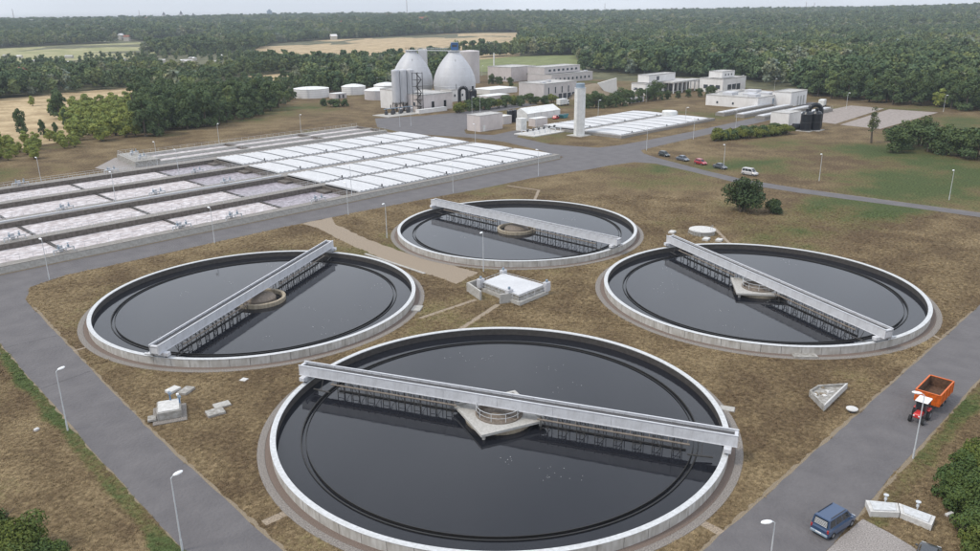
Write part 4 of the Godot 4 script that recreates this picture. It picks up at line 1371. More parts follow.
func build_covers() -> void:
	cover_row("row of ribbed white cover panels directly beside the road in front of the basins", Vector3(78.2, WT + 0.25, -2.0), 7.24, 14.6, 10, 0.16)
	cover_row("second row of ribbed white cover panels counted from the road", Vector3(78.2, WT + 0.25, -18.7), 7.24, 15.4, 10, 0.16)
	cover_row("third row of ribbed white cover panels counted from the road", Vector3(78.2, WT + 0.25, -38.3), 7.24, 16.0, 10, 0.16)
	cover_row("row of ribbed white cover panels farthest from the road", Vector3(78.2, WT + 0.25, -57.3), 7.24, 16.0, 10, 0.16)
	# narrow basin beyond: one long foaming lane in a concrete surround
	var t := thing("narrow_basin", "long narrow foaming basin behind the white covers, on the dry meadow", "basin")
	var sl := MB.new()
	sl.prism(vec2s([[52, -81], [66, -79.5], [154, -83.5], [154, -106.5], [61, -106.5], [50, -93]]), 0.01, 0.03)
	obj("surround_slab", sl, mats["paving"], t)
	for w in [[-84.5, -85.7], [-101.8, -103.0], [-93.2, -94.2]]:
		var m := MB.new()
		m.bb(Vector3(66, 0, w[1]), Vector3(152.5, 0.95, w[0]))
		obj("long_wall", m, mats["concrete"], t)
	for x in [66.0, 151.5, 96.0, 125.0]:
		var m := MB.new()
		m.bb(Vector3(x, 0, -101.8), Vector3(x + 0.8, 0.93, -85.7))
		obj("cross_wall", m, mats["basin_wall"], t)
	for z in [[-85.7, -93.2], [-94.2, -101.8]]:
		var m := MB.new()
		m.face2(Vector3(66.8, 0.12, z[0]), Vector3(151.5, 0.12, z[0]), Vector3(151.5, 0.12, z[1]), Vector3(66.8, 0.12, z[1]), Vector3.UP, Vector3.UP)
		obj("foam_surface", m, mats["foam"], t)
	var h := MB.new()
	h.prism(vec2s([[58.5, -84.5], [66, -84.5], [66, -103], [60.5, -103]]), 0.0, 1.7)
	obj("inlet_chamber", h, mats["old_concrete"], t)
	var r := MB.new()
	rail(r, Vector3(59.2, 1.7, -85.2), Vector3(65.7, 1.7, -85.2))
	rail(r, Vector3(60.7, 1.7, -102.6), Vector3(65.7, 1.7, -102.6))
	rail(r, Vector3(59.2, 1.7, -85.2), Vector3(60.8, 1.7, -102.6))
	rail(r, Vector3(66, 0.95, -85.0), Vector3(152, 0.95, -85.0), 2.4)
	rail(r, Vector3(66, 0.95, -102.5), Vector3(152, 0.95, -102.5), 2.4)
	obj("hand_rail", r, mats["steel"], t)
	for q in [[62.0, -88.0], [63.5, -97.5]]:
		dup(get_node("valve_group"), Vector3(q[0], 1.7, q[1]), 0.6, "valve cluster on the end chamber of the narrow basin")


# ---------------------------------------------------------------- buildings and plant beyond the tanks
# box building: near corner (x0, z1), dx along x, dz back along -z. Openings: [face, from, to, low, high, name, material];
# face "l" is the side across x at x0 (measured from the near corner backwards), "r" the side along x at z1.
func building(called: String, label: String, x0: float, z1: float, dx: float, dz: float, h: float, wall: String, opens: Array, parapet := 0.35, cat := "building", group := "", base_y := 0.0) -> Node3D:
	var t := thing(called, label, cat, Vector3(x0, base_y, z1), 0.0, group)
	var w := MB.new()
	w.bb(Vector3(0, -0.05, -dz), Vector3(dx, h, 0))
	obj("wall", w, mats[wall], t)
	var r := MB.new()
	r.bb(Vector3(-0.08, h, -dz - 0.08), Vector3(dx + 0.08, h + 0.12, 0.08))
	if parapet > 0.0:
		r.bb(Vector3(-0.08, h + 0.12, -0.2), Vector3(dx + 0.08, h + 0.12 + parapet, 0.08))
		r.bb(Vector3(-0.08, h + 0.12, -dz - 0.08), Vector3(dx + 0.08, h + 0.12 + parapet, -dz + 0.2))
		r.bb(Vector3(-0.08, h + 0.12, -dz + 0.2), Vector3(0.2, h + 0.12 + parapet, -0.2))
		r.bb(Vector3(dx - 0.2, h + 0.12, -dz + 0.2), Vector3(dx + 0.08, h + 0.12 + parapet, -0.2))
	obj("roof", r, mats["roof_grey"] if parapet > 0.0 else mats["white_paint"], t)
	for o in opens:
		var fr := MB.new()
		var pane := MB.new()
		if o[0] == "l":
			fr.bb(Vector3(-0.09, o[3] - 0.08, -o[1] + 0.08), Vector3(0.01, o[4] + 0.08, -o[2] - 0.08))
			pane.bb(Vector3(-0.11, o[3], -o[1]), Vector3(-0.05, o[4], -o[2]))
		else:
			fr.bb(Vector3(o[1] - 0.08, o[3] - 0.08, -0.01), Vector3(o[2] + 0.08, o[4] + 0.08, 0.09))
			pane.bb(Vector3(o[1], o[3], 0.05), Vector3(o[2], o[4], 0.11))
		var f := obj(o[5], fr, mats["white_paint"], t)
		obj("pane" if o[5] == "window" else "leaf", pane, mats[o[6]], f)
	return t

func windows(face: String, from: float, to: float, n: int, w: float, y0: float, y1: float, called := "window", m := "window_dark") -> Array:
	var o := []
	for k in n:
		var c := lerpf(from, to, (k + 0.5) / n)
		o.append([face, c - w / 2, c + w / 2, y0, y1, called, m])
	return o

func rooftop(t: Node3D, list: Array) -> void:
	for q in list:
		var b := MB.new()
		b.cbox(Vector3(q[0], q[3] + q[6] / 2.0, q[1]), Vector3(q[4], q[6], q[5]), 0.06)
		obj("roof_unit", b, mats["metal_clad"], t)

func tank_cyl(label: String, at: Vector3, r: float, h: float, dome: float, m: String) -> Node3D:
	var t := thing("storage_tank", label, "tank", at)
	var b := MB.new()
	b.lathe([Vector2(r, -0.05), Vector2(r, h)], 40)
	obj("shell", b, mats[m], t)
	var seams := MB.new()
	for k in 3: seams.lathe([Vector2(r + 0.002, h * (k + 1) / 4.0 - 0.06), Vector2(r + 0.05, h * (k + 1) / 4.0 - 0.05), Vector2(r + 0.05, h * (k + 1) / 4.0 + 0.05), Vector2(r + 0.002, h * (k + 1) / 4.0 + 0.06)], 40)
	obj("hoop", seams, mats["metal_clad"], t).set_meta("kind", "stuff")
	var c := MB.new()
	c.lathe([Vector2(r + 0.12, h - 0.02), Vector2(r + 0.12, h + 0.12), Vector2(r * 0.7, h + 0.12 + dome * 0.6), Vector2(r * 0.25, h + 0.12 + dome), Vector2(0, h + 0.15 + dome)], 40)
	obj("roof", c, mats["white_paint"], t)
	var l := MB.new()
	for s in [-0.25, 0.25]:
		l.bar(Vector3(-r * 0.72 + s, 0, r * 0.72 + s), Vector3(-r * 0.72 + s, h + 1.0, r * 0.72 + s), 0.06)
	for k in int(h / 0.35): l.bar(Vector3(-r * 0.72 - 0.25, 0.3 + k * 0.35, r * 0.72 - 0.25), Vector3(-r * 0.72 + 0.25, 0.3 + k * 0.35, r * 0.72 + 0.25), 0.05)
	obj("ladder", l, mats["steel"], t)
	return t

func build_plant() -> void:
	# egg-shaped digesters
	var egg := MB.new()
	egg.lathe([Vector2(8.2, -0.1), Vector2(9.7, 2.5), Vector2(10.8, 5.5), Vector2(11.0, 8.5), Vector2(10.4, 11.5), Vector2(9.2, 14.5), Vector2(7.5, 17.5), Vector2(5.6, 20.0), Vector2(3.9, 22.0), Vector2(3.0, 22.9), Vector2(2.9, 24.2), Vector2(0, 24.3)], 56, 0.0, TAU, true)
	var egg_me := egg.mesh(mats["metal_clad"])
	var band_m := MB.new()
	for q in [[10.92, 7.0], [10.2, 12.0], [8.4, 16.0], [6.3, 19.1]]:
		band_m.lathe([Vector2(q[0], q[1] - 0.12), Vector2(q[0] + 0.09, q[1] - 0.1), Vector2(q[0] - 0.05, q[1] + 0.1), Vector2(q[0] - 0.2, q[1] + 0.12)], 56)
	var band_me := band_m.mesh(mats["steel"])
	var labels := ["egg shaped pale digester tower behind the cylindrical silos", "egg shaped pale digester tower carrying the blue crane cabin at its top"]
	var spots := [P(413, 97), P(455, 98.5)]
	for k in 2:
		var t := thing("digester", labels[k], "digester", spots[k], 0.0, "egg shaped digesters")
		put("shell", egg_me, t)
		put("seam_band", band_me, t)
		var ld := MB.new()
		ld.tube([Vector3(-6.8, 0, 8.6), Vector3(-6.9, 8, 8.5), Vector3(-6, 13, 7.4), Vector3(-3.4, 20, 4.6)], 0.12, 6)
		obj("cable_run", ld, mats["old_steel"], t)
		var hat := MB.new()
		hat.lathe([Vector2(3.4, 23.9), Vector2(3.4, 24.25), Vector2(0, 24.3)], 24)
		obj("top_platform", hat, mats["steel"], t)
		var rl := MB.new()
		for j in 14:
			var c0 := Vector3(cos(TAU * j / 14), 0, sin(TAU * j / 14)) * 3.3 + Vector3(0, 24.25, 0)
			var c1 := Vector3(cos(TAU * (j + 1) / 14), 0, sin(TAU * (j + 1) / 14)) * 3.3 + Vector3(0, 24.25, 0)
			rl.bar(c0, c0 + Vector3(0, 1.1, 0), 0.06)
			rl.bar(c0 + Vector3(0, 1.1, 0), c1 + Vector3(0, 1.1, 0), 0.06)
		obj("railing", rl, mats["old_steel"], t)
	# foot bridge between the tops and the stair tower
	var a: Vector3 = spots[0] + Vector3(0, 24.3, 0)
	var b: Vector3 = spots[1] + Vector3(0, 24.3, 0)
	var fb := thing("foot_bridge", "steel foot bridge joining the tops of the two egg shaped towers", "bridge", (a + b) * 0.5)
	var half := (b - a) * 0.5
	var inner := half.normalized() * (half.length() - 3.2)
	var m := MB.new()
	var side := half.normalized().cross(Vector3.UP) * 0.8
	m.face2(-inner - side, inner - side, inner + side, -inner + side, Vector3.UP, Vector3.UP)
	m.face2(-inner - side - Vector3(0, 0.3, 0), inner - side - Vector3(0, 0.3, 0), inner + side - Vector3(0, 0.3, 0), -inner + side - Vector3(0, 0.3, 0), Vector3.DOWN, Vector3.DOWN)
	for s in [-1, 1]:
		m.bar(-inner + side * s - Vector3(0, 0.15, 0), inner + side * s - Vector3(0, 0.15, 0), 0.3)
		m.bar(-inner + side * s + Vector3(0, 1.1, 0), inner + side * s + Vector3(0, 1.1, 0), 0.09)
		for k in 15:
			var q: Vector3 = (-inner).lerp(inner, k / 14.0) + side * s
			m.bar(q, q + Vector3(0, 1.1, 0), 0.07)
	obj("deck", m, mats["steel"], fb)
	# blue cabin on the second tower
	var cb := thing("crane_cabin", "blue cabin with rounded corners on top of the egg shaped tower", "cabin", spots[1] + Vector3(0.4, 24.35, 0.2), YAW)
	m = MB.new()
	m.cbox(Vector3(0, 1.9, 0), Vector3(3.8, 3.6, 3.2), 0.25)
	obj("cabin_body", m, mats["crane_blue"], cb)
	m = MB.new()
	m.cbox(Vector3(0, 3.85, 0), Vector3(4.1, 0.25, 3.5), 0.08)
	obj("cabin_roof", m, mats["dull_blue"], cb)
	m = MB.new()
	m.cyl(Vector3(1.2, 4, 0), Vector3(1.2, 6.4, 0), 0.05, 0.03, 6)
	obj("aerial", m, mats["steel"], cb)
	m = MB.new()
	m.bb(Vector3(-1.3, 1.6, 1.6), Vector3(1.3, 2.9, 1.63))
	obj("window", m, mats["window_dark"], cb)
	# stair and lift tower behind, and the tall round silo
	var st := thing("stair_tower", "tall narrow pale tower between the two egg shaped towers", "tower", P(424, 88))
	m = MB.new(); m.cbox(Vector3(0, 11.2, 0), Vector3(5, 22.4, 5), 0.1, Basis(Vector3.UP, YAW))
	obj("shaft", m, mats["metal_clad"], st)
	var ts := thing("tall_silo", "tall plain round silo behind the tower with the blue cabin", "silo", P(470, 83))
	m = MB.new(); m.lathe([Vector2(6.4, 0), Vector2(6.4, 19.6), Vector2(6.2, 19.9), Vector2(0, 20.5)], 36)
	obj("shell", m, mats["grey_wall"], ts)
	# three slender silos on a steel stand, with a stair frame
	var sl := [P(397, 111), P(404, 110.5), P(411.5, 110)]
	for k in 3:
		var t := thing("slender_silo", ["slender grey silo at the end of the row farthest from the stair frame", "slender grey silo in the middle of the row of three", "slender grey silo of the row of three beside the stair frame"][k], "silo", sl[k], 0.0, "slender silos on a steel stand")
		m = MB.new()
		m.lathe([Vector2(0.3, 1.9), Vector2(1.85, 3.9), Vector2(1.85, 17.8), Vector2(1.7, 18.3), Vector2(0.0, 18.7)], 24)
		obj("shell", m, mats["metal_clad"], t)
		for j in 4:
			var l := MB.new()
			var c := Vector3(cos(j * PI / 2 + 0.8), 0, sin(j * PI / 2 + 0.8)) * 1.7
			l.bar(c, c + Vector3(0, 4.6, 0), 0.28)
			obj("leg", l, mats["old_steel"], t)
		m = MB.new(); m.cyl(Vector3(1.6, 4, 1.6), Vector3(1.6, 17.5, 1.6), 0.16, 0.16, 8)
		obj("fill_pipe", m, mats["steel"], t)
	var fs := thing("steel_staircase", "dark open steel stair frame beside the slender silos", "stairs", P(418.5, 112))
	m = MB.new()
	for q in [[-1.6, -1.6], [1.6, -1.6], [1.6, 1.6], [-1.6, 1.6]]: m.bar(Vector3(q[0], 0, q[1]), Vector3(q[0], 17.5, q[1]), 0.2)
	obj("post_frame", m, mats["old_steel"], fs)
	for k in 6:
		m = MB.new()
		var y := 2.6 + k * 2.9
		m.bb(Vector3(-1.7, y, -1.7), Vector3(1.7, y + 0.12, 1.7))
		obj("landing", m, mats["old_steel"], fs)
		m = MB.new()
		m.bar(Vector3(-1.4 if k % 2 else 1.4, y, 0.9), Vector3(1.4 if k % 2 else -1.4, y - 2.6, 0.9), 0.3)
		obj("flight", m, mats["old_steel"], fs)
	var sp := thing("pump_skid", "row of dark pumps and pipes on a concrete slab below the slender silos", "pumps", P(404, 114))
	m = MB.new(); m.bb(Vector3(-13, -0.02, -6), Vector3(8, 0.25, 5))
	obj("slab", m, mats["concrete"], sp)
	for k in 7:
		m = MB.new()
		m.cbox(Vector3(-8 + k * 2.2, 1.0, -2.5 + (k % 2) * 1.6), Vector3(1.2, 1.5, 1.1), 0.1)
		m.cyl(Vector3(-8 + k * 2.2, 1.7, -2.5 + (k % 2) * 1.6), Vector3(-8 + k * 2.2, 2.9, -2.5 + (k % 2) * 1.6), 0.3, 0.3, 8)
		obj("pump", m, mats["dark_grey"], sp)
	m = MB.new(); m.tube([Vector3(-10, 2.8, -1.5), Vector3(6, 2.8, -1.5), Vector3(6, 0, -1.5)], 0.2, 8)
	obj("manifold", m, mats["dull_blue"], sp)

	# low round tanks by the wood
	tank_cyl("low wide white round tank standing apart at the edge of the wood", P(312, 97), 9.4, 4.6, 0.7, "white_wall")
	tank_cyl("smaller low round tank with shallow domed roof between its neighbours", P(354, 94), 6.7, 4.2, 1.2, "white_wall")
	tank_cyl("low grey round tank with pale cone roof beside the silo building", P(378, 99), 6.9, 4.6, 1.3, "grey_wall")
	tank_cyl("round tank with pale dome roof half hidden behind the low grey tank", P(387, 93), 7.2, 4.4, 1.4, "white_wall")
	var tb := P(336, 99)
	building("pump_house", "small flat grey shed between the low round tanks", tb.x, tb.z, 7, 6, 2.6, "grey_wall", windows("r", 1, 6, 2, 1.2, 0.2, 2.1, "door", "dark_grey"), 0.0, "shed")

	# building round the silos and its neighbours
	var q := P(422, 112)
	building("machine_hall", "pale machine hall at the foot of the egg shaped towers", q.x, q.z, 19, 21, 7.2, "pink_wall", windows("r", 3, 18, 2, 1.6, 0.3, 4.2, "door", "black") + windows("l", 2, 20, 3, 1.2, 2.5, 4.0))
	q = P(418, 114.5)
	building("low_annex", "low white wall block before the machine hall", q.x + 1.5, q.z - 1.0, 17, 2.2, 1.6, "white_wall", [], 0.0, "building")
	q = P(398, 110)
	building("silo_house", "white windowless block behind the slender silos", q.x + 1, q.z - 4, 9, 10, 8.5, "white_wall", [["l", 2.0, 2.7, 0.1, 1.9, "door", "dark_grey"]])
	q = P(451.5, 102)
	building("valve_house", "small white two storey house with dark windows below the blue cabin tower", q.x, q.z, 10, 8, 5.6, "white_wall", windows("r", 1, 9, 3, 1.1, 2.4, 3.6) + windows("l", 1, 7, 2, 1.1, 1.2, 2.6))
	# dark pressure vessels with an arched duct beside it
	black_arch("black duct arch beside the small white house below the towers", P(463.5, 104), 1.9, 8.0)
	var bv := thing("black_vessel", "upright black vessel beside the duct arch below the towers", "vessel", P(473, 105.5))
	m = MB.new(); m.lathe([Vector2(1.9, 0), Vector2(1.9, 7.0), Vector2(1.5, 7.6), Vector2(0.5, 8.0), Vector2(0.5, 9.2), Vector2(0, 9.2)], 24)
	obj("shell", m, mats["black"], bv)
	# wall, low house and dark tank at the plant yard
	building("switch_house", "windowless pinkish switch house on the plant yard beside the covered basins", 176.6, -59.1, 12.3, 6.9, 5.8, "pink_wall", [["r", 1.6, 2.7, 0.05, 2.2, "door", "white_paint"]], 0.12)
	building("switch_house_annex", "small grey annex with flat lid behind the pinkish switch house", 197.0, -66.5, 5, 4, 3.2, "grey_wall", [], 0.0)
	for e in [[509.6, 122.5], [514.2, 121.8]]:
		var t := thing("dark_cylinder", "upright dark blue black cylinder tank at the white tent's gable", "tank", P(e[0], e[1]), 0.0, "dark cylinders by the tent")
		m = MB.new(); m.lathe([Vector2(1.1, 0), Vector2(1.1, 4.6), Vector2(0.9, 4.9), Vector2(0, 5.0)], 20)
		obj("shell", m, mats["black"], t)
		m = MB.new(); m.lathe([Vector2(1.14, 2.4), Vector2(1.14, 2.55)], 20)
		obj("hoop", m, mats["dark_grey"], t)
	build_tent()
	build_tower()

	# workshops and offices
	q = P(543.8, 101.5)
	var wk := building("workshop", "flat roofed grey workshop with tall dark slits and garage doors", q.x, q.z, 26, 17, 8.2, "grey_wall", windows("r", 1, 22, 4, 0.9, 3.4, 6.6) + windows("r", 11, 25.5, 4, 2.8, 0.1, 3.0, "garage_door", "window_dark"))
	rooftop(wk, [[6, -6, 0, 8.3, 3, 2, 0.7], [14, -9, 0, 8.3, 2, 2, 0.9]])
	q = P(551.5, 84)
	var ub := building("upper_block", "long two storey pale block with paired dark windows", q.x, q.z, 42, 20, 5.2, "grey_wall", windows("r", 2, 40, 9, 1.7, 1.6, 3.2))
	building("upper_storey", "set back upper storey with dark windows on the long pale block", q.x, q.z - 6, 36, 14, 3.8, "grey_wall", windows("r", 3, 34, 7, 2.2, 1.2, 2.6), 0.3, "building", "", 5.7)
	rooftop(ub, [[38, -3, 0, 5.3, 2, 2, 1]])
	q = P(511, 82)
	building("old_block", "pale windowless flat block beside the slim chimney", q.x, q.z, 24, 21, 8.8, "pink_wall", windows("l", 3, 18, 3, 1.0, 1.2, 3.0))
	q = P(494, 70)
	var ch := thing("chimney", "slim pale chimney rising behind the pale windowless block", "chimney", q)
	m = MB.new(); m.cyl(Vector3.ZERO, Vector3(0, 13, 0), 0.7, 0.5, 12)
	obj("shaft", m, mats["white_wall"], ch)
	q = P(490, 95)
	building("flat_store", "low flat white store roofs between the silos and the workshops", q.x, q.z, 22, 14, 2.6, "white_wall", [], 0.0)
	q = P(488, 101)
	building("flat_shed", "low grey shed beside the shrubs of the plant yard", q.x, q.z, 16, 8, 2.2, "grey_wall", [], 0.0)
	# slanting white wing wall of the earth bunker
	q = P(610, 98)
	var bk := thing("wing_wall", "slanting white wing wall set against the brown earth bunker", "wall", q)
	m = MB.new()
	for s in [0.0]:
		var A := [Vector3(0, 0, 0), Vector3(2.2, 0, 3.0), Vector3(3.0, 10.0, 1.5), Vector3(-5.0, 7.5, -4.5), Vector3(-4.0, 6.0, -4.0)]
		m.face(A[0], A[1], A[2], A[3], Vector3(3, 0, -3))
		m.face(A[0] + Vector3(1, 0, -1), A[1] + Vector3(1, 0, -1), A[2] + Vector3(1, 0, -1), A[3] + Vector3(1, 0, -1), Vector3(-3, 0, 3))
		for k in 4:
			var u: Vector3 = A[k]; var v: Vector3 = A[(k + 1) % 4]
			m.face(u, v, v + Vector3(1, 0, -1), u + Vector3(1, 0, -1), Vector3(0, 4, -1))
	obj("wall", m, mats["white_wall"], bk)
	var mo := MB.new()
	var mc := P(598, 96)
	for k in 12:
		for j in 5:
			var f := func(i, r): return mc + Vector3(cos(TAU * i / 12) * (22 - r * 4.2), 6.5 * sin(r / 5.0 * PI / 2), sin(TAU * i / 12) * (16 - r * 3.0))
			mo.face(f.call(k, j), f.call(k + 1, j), f.call(k + 1, j + 1), f.call(k, j + 1), mc - Vector3(0, 30, 0))
	var me := struct("earth_mound", mo, mats["kerb_sand"])
	# office with columned front
	q = P(645, 95.5)
	var of := building("office", "pale office building with columned porch and set back upper floor", q.x, q.z, 44, 9, 5.6, "white_wall", windows("l", 1, 8, 2, 2.2, 2.6, 3.8), 0.35, "building")
	var po := MB.new()
	po.bb(Vector3(17, 5.4, 0.1), Vector3(46, 6.2, 6.5))
	obj("porch_roof", po, mats["roof_grey"], of)
	for k in 7:
		var c := MB.new()
		c.cyl(Vector3(18 + k * 4.4, 0, 6.0), Vector3(18 + k * 4.4, 5.4, 6.0), 0.35, 0.35, 12)
		obj("column", c, mats["white_paint"], of)
	for k in 6:
		var c := MB.new()
		c.bb(Vector3(18.6 + k * 4.4, 0.3, 0.0), Vector3(21.8 + k * 4.4, 5.0, 0.08))
		obj("window", c, mats["window_dark"], of)
	building("office_upper_floor", "white upper floor with one dark window on the columned office", q.x + 6, q.z - 2, 26, 7, 3.6, "white_wall", windows("r", 6, 11, 1, 2.6, 0.8, 3.0), 0.3, "building", "", 6.1)
	q = P(630, 103.5)
	building("bus_shelter", "low open grey shelter with flat lid by the office trees", q.x, q.z, 12, 3, 2.3, "grey_wall", windows("r", 1, 11, 3, 2.8, 0.1, 1.8, "bay", "dark_grey"), 0.0, "shelter")
	q = P(722, 93)
	building("laboratory", "white flat roofed laboratory with band of dark glass behind the screen house", q.x, q.z, 26, 14, 7.0, "white_wall", windows("r", 5, 20, 3, 4.2, 0.8, 4.0) + windows("l", 1, 12, 3, 2.6, 2.0, 4.0))
	building("laboratory_penthouse", "white box room on the laboratory's roof", q.x + 4, q.z - 3, 14, 8, 3.2, "white_wall", windows("r", 2, 12, 3, 1.0, 1.0, 2.0), 0.2, "building", "", 7.5)
	q = P(700, 89)
	building("glass_wing", "low wing with long dark glass front beside the laboratory", q.x, q.z, 22, 10, 4.0, "white_wall", windows("r", 1, 21, 5, 3.6, 0.5, 3.2))
	# long low screen house
	q = P(757, 109)
	var sh := building("screen_house", "long low white screen house with stepped flat roofs", q.x, q.z, 34, 26, 4.6, "white_wall", windows("r", 14, 22, 3, 1.8, 0.2, 3.6, "door", "dull_blue") + windows("l", 8, 24, 2, 0.9, 1.2, 2.2), 0.3)
	rooftop(sh, [[6, -5, 0, 4.7, 5, 4, 1.2], [14, -11, 0, 4.7, 7, 4, 0.8], [20, -6, 0, 4.7, 4, 5, 1.0], [8, -18, 0, 4.7, 6, 5, 1.3], [27, -16, 0, 4.7, 5, 6, 1.1]])
	q = P(790, 107)
	building("filter_house", "tall white filter house with grey doors at the screen house's end", q.x, q.z, 17, 9, 6.2, "white_wall", windows("r", 6, 15, 3, 1.6, 0.2, 4.4, "door", "roof_grey"))
	q = P(727, 104)
	building("inlet_house", "white windowless inlet house before the long grit channels", q.x, q.z, 16, 6, 5.0, "white_wall", [])
	building("sludge_store", "plain white box house beside the black vessels", 264.8, 19.9, 10.7, 7.3, 4.6, "white_wall", [], 0.1)
	# black vessels and their arched duct
	black_arch("black duct arch joining the black vessels beside the plain white box house", P(813, 128), 2.3, 8.6)
	for e in [[805, 130.8], [814.5, 130.2]]:
		var t := thing("black_vessel", "upright black vessel standing beside the plain white box house", "vessel", P(e[0], e[1]), 0.0, "black vessels by the box house")
		m = MB.new(); m.lathe([Vector2(1.95, 0), Vector2(1.95, 6.2), Vector2(1.5, 6.9), Vector2(0.6, 7.2), Vector2(0.6, 8.0), Vector2(0, 8.0)], 28)
		obj("shell", m, mats["black"], t)
		m = MB.new()
		for y in [0.4, 3.0, 6.0]: m.lathe([Vector2(1.97, y), Vector2(2.08, y + 0.03), Vector2(2.08, y + 0.15), Vector2(1.97, y + 0.18)], 28)
		obj("flange", m, mats["dark_grey"], t)
		m = MB.new(); m.bb(Vector3(-2.6, 0, -2.6), Vector3(2.6, 0.2, 2.6))
		obj("plinth", m, mats["concrete"], t)
	q = P(797, 130)
	var lt := thing("lying_vessel", "low black lying vessel between the white box house and upright vessels", "vessel", q)
	m = MB.new(); m.cyl(Vector3(-1.5, 1.3, -1.0), Vector3(2.2, 1.3, 2.4), 1.2, 1.2, 20)
	obj("shell", m, mats["black"], lt)
	for s in [-0.6, 1.4]:
		m = MB.new(); m.bb(Vector3(s - 0.2, 0, s - 0.7), Vector3(s + 0.2, 0.6, s + 0.9))
		obj("saddle", m, mats["dark_grey"], lt)
	# second group of white covers, then the long grit channels
	cover_row("white ribbed cover row behind the white round tower, nearer the road", Vector3(198, 0.9, -10.5), 7.6, 17.0, 8, 0.25, 5, "cover rows behind the white tower", 0.2)
	cover_row("white ribbed cover row behind the white round tower, farther from the road", Vector3(200, 0.9, -31.0), 7.6, 17.0, 8, 0.25, 5, "cover rows behind the white tower", 0.2)
	var cw := thing("covered_basin", "low concrete basin under the white covers behind the round tower", "basin", Vector3(197, 0, -9.5))
	for w in [[0.0, -1.1], [-18.2, -21.3], [-38.6, -39.6]]:
		m = MB.new(); m.bb(Vector3(0, 0, w[1]), Vector3(65, 0.9, w[0]))
		obj("long_wall", m, mats["basin_top"], cw)
	for x in [0.0, 64.0]:
		m = MB.new(); m.bb(Vector3(x, 0, -38.6), Vector3(x + 1.0, 0.88, -1.1))
		obj("end_wall", m, mats["basin_top"], cw)
	for k in 4:
		var g := thing("grit_channel", ["long raised white channel lid nearest the road before the screen house", "long white channel lid second from the road before the screen house", "long white channel lid third from the road before the screen house", "long white channel lid farthest from the road before the screen house"][k], "channel", Vector3(276.0, 0, 14.0 - k * 9.0), 0.0, "long channel lids before the screen house")
		m = MB.new(); m.bb(Vector3(0, 0, -4.2), Vector3(46, 1.3, 0))
		obj("channel_wall", m, mats["basin_top"], g)
		for j in 6:
			m = MB.new(); m.cbox(Vector3(3.9 + j * 7.6, 1.5, -2.1), Vector3(7.4, 0.4, 2.6), 0.08)
			obj("lid", m, mats["cover_white"], g)
		m = MB.new(); rail(m, Vector3(0, 1.3, -0.2), Vector3(46, 1.3, -0.2), 2.5)
		obj("hand_rail", m, mats["steel"], g)
	var rt := thing("round_chamber", "white round chamber between the cover rows and the grit channels", "tank", P(669, 118.5))
	m = MB.new(); m.lathe([Vector2(3.0, 0), Vector2(3.0, 3.0), Vector2(2.8, 3.2), Vector2(0, 3.3)], 28)
	obj("shell", m, mats["white_paint"], rt)
	var pr := MB.new()
	for k in 4: pr.tube([Vector3(3.0 + k * 1.6, 0, -1), Vector3(3.0 + k * 1.6, 1.8, -1), Vector3(4.6 + k * 1.6, 1.8, -2.5)], 0.22, 8)
	obj("pipe_work", pr, mats["steel"], rt)
	# pipework on a slab near the tower
	var pw := thing("pipe_yard", "low pale slabs with pipes and valves beside the white tent", "pipes", Vector3(188, 0, -40))
	m = MB.new(); m.bb(Vector3(-8, 0, -5), Vector3(12, 0.35, 5))
	obj("slab", m, mats["block_white"], pw)
	for k in 6:
		m = MB.new()
		m.tube([Vector3(-6 + k * 3.0, 0.35, -3), Vector3(-6 + k * 3.0, 1.5, -3), Vector3(-6 + k * 3.0, 1.5, 3), Vector3(-6 + k * 3.0, 0.35, 3)], 0.18, 8)
		obj("pipe", m, mats["steel"], pw)
		m = MB.new(); m.cbox(Vector3(-6 + k * 3.0, 1.7, 0), Vector3(0.7, 0.9, 0.7), 0.08)
		obj("valve", m, mats["dark_grey"], pw)
	q = P(521, 131)
	building("dosing_cabinet", "white upright cabinet block at the pipe slabs beside the tent", q.x, q.z, 3.2, 2.6, 4.4, "white_paint", [], 0.0, "cabinet")
	q = P(535, 127)
	building("dosing_house", "pinkish low hut between tent and pipe slabs", q.x, q.z, 7.5, 3.4, 3.0, "pink_wall", [], 0.0, "hut")

func black_arch(label: String, at: Vector3, r: float, h: float) -> void:
	var t := thing("duct_arch", label, "duct", at)
	var m := MB.new()
	var pts := []
	var s := Vector3(cam_r.x, 0, cam_r.z).normalized()
	pts.append(s * -r)
	for k in 11:
		var a := PI - PI * k / 10.0
		pts.append(s * cos(a) * r + Vector3(0, h - r + sin(a) * r, 0))
	pts.append(s * r)
	m.tube(pts, 0.85, 12)
	obj("duct", m, mats["black"], t)

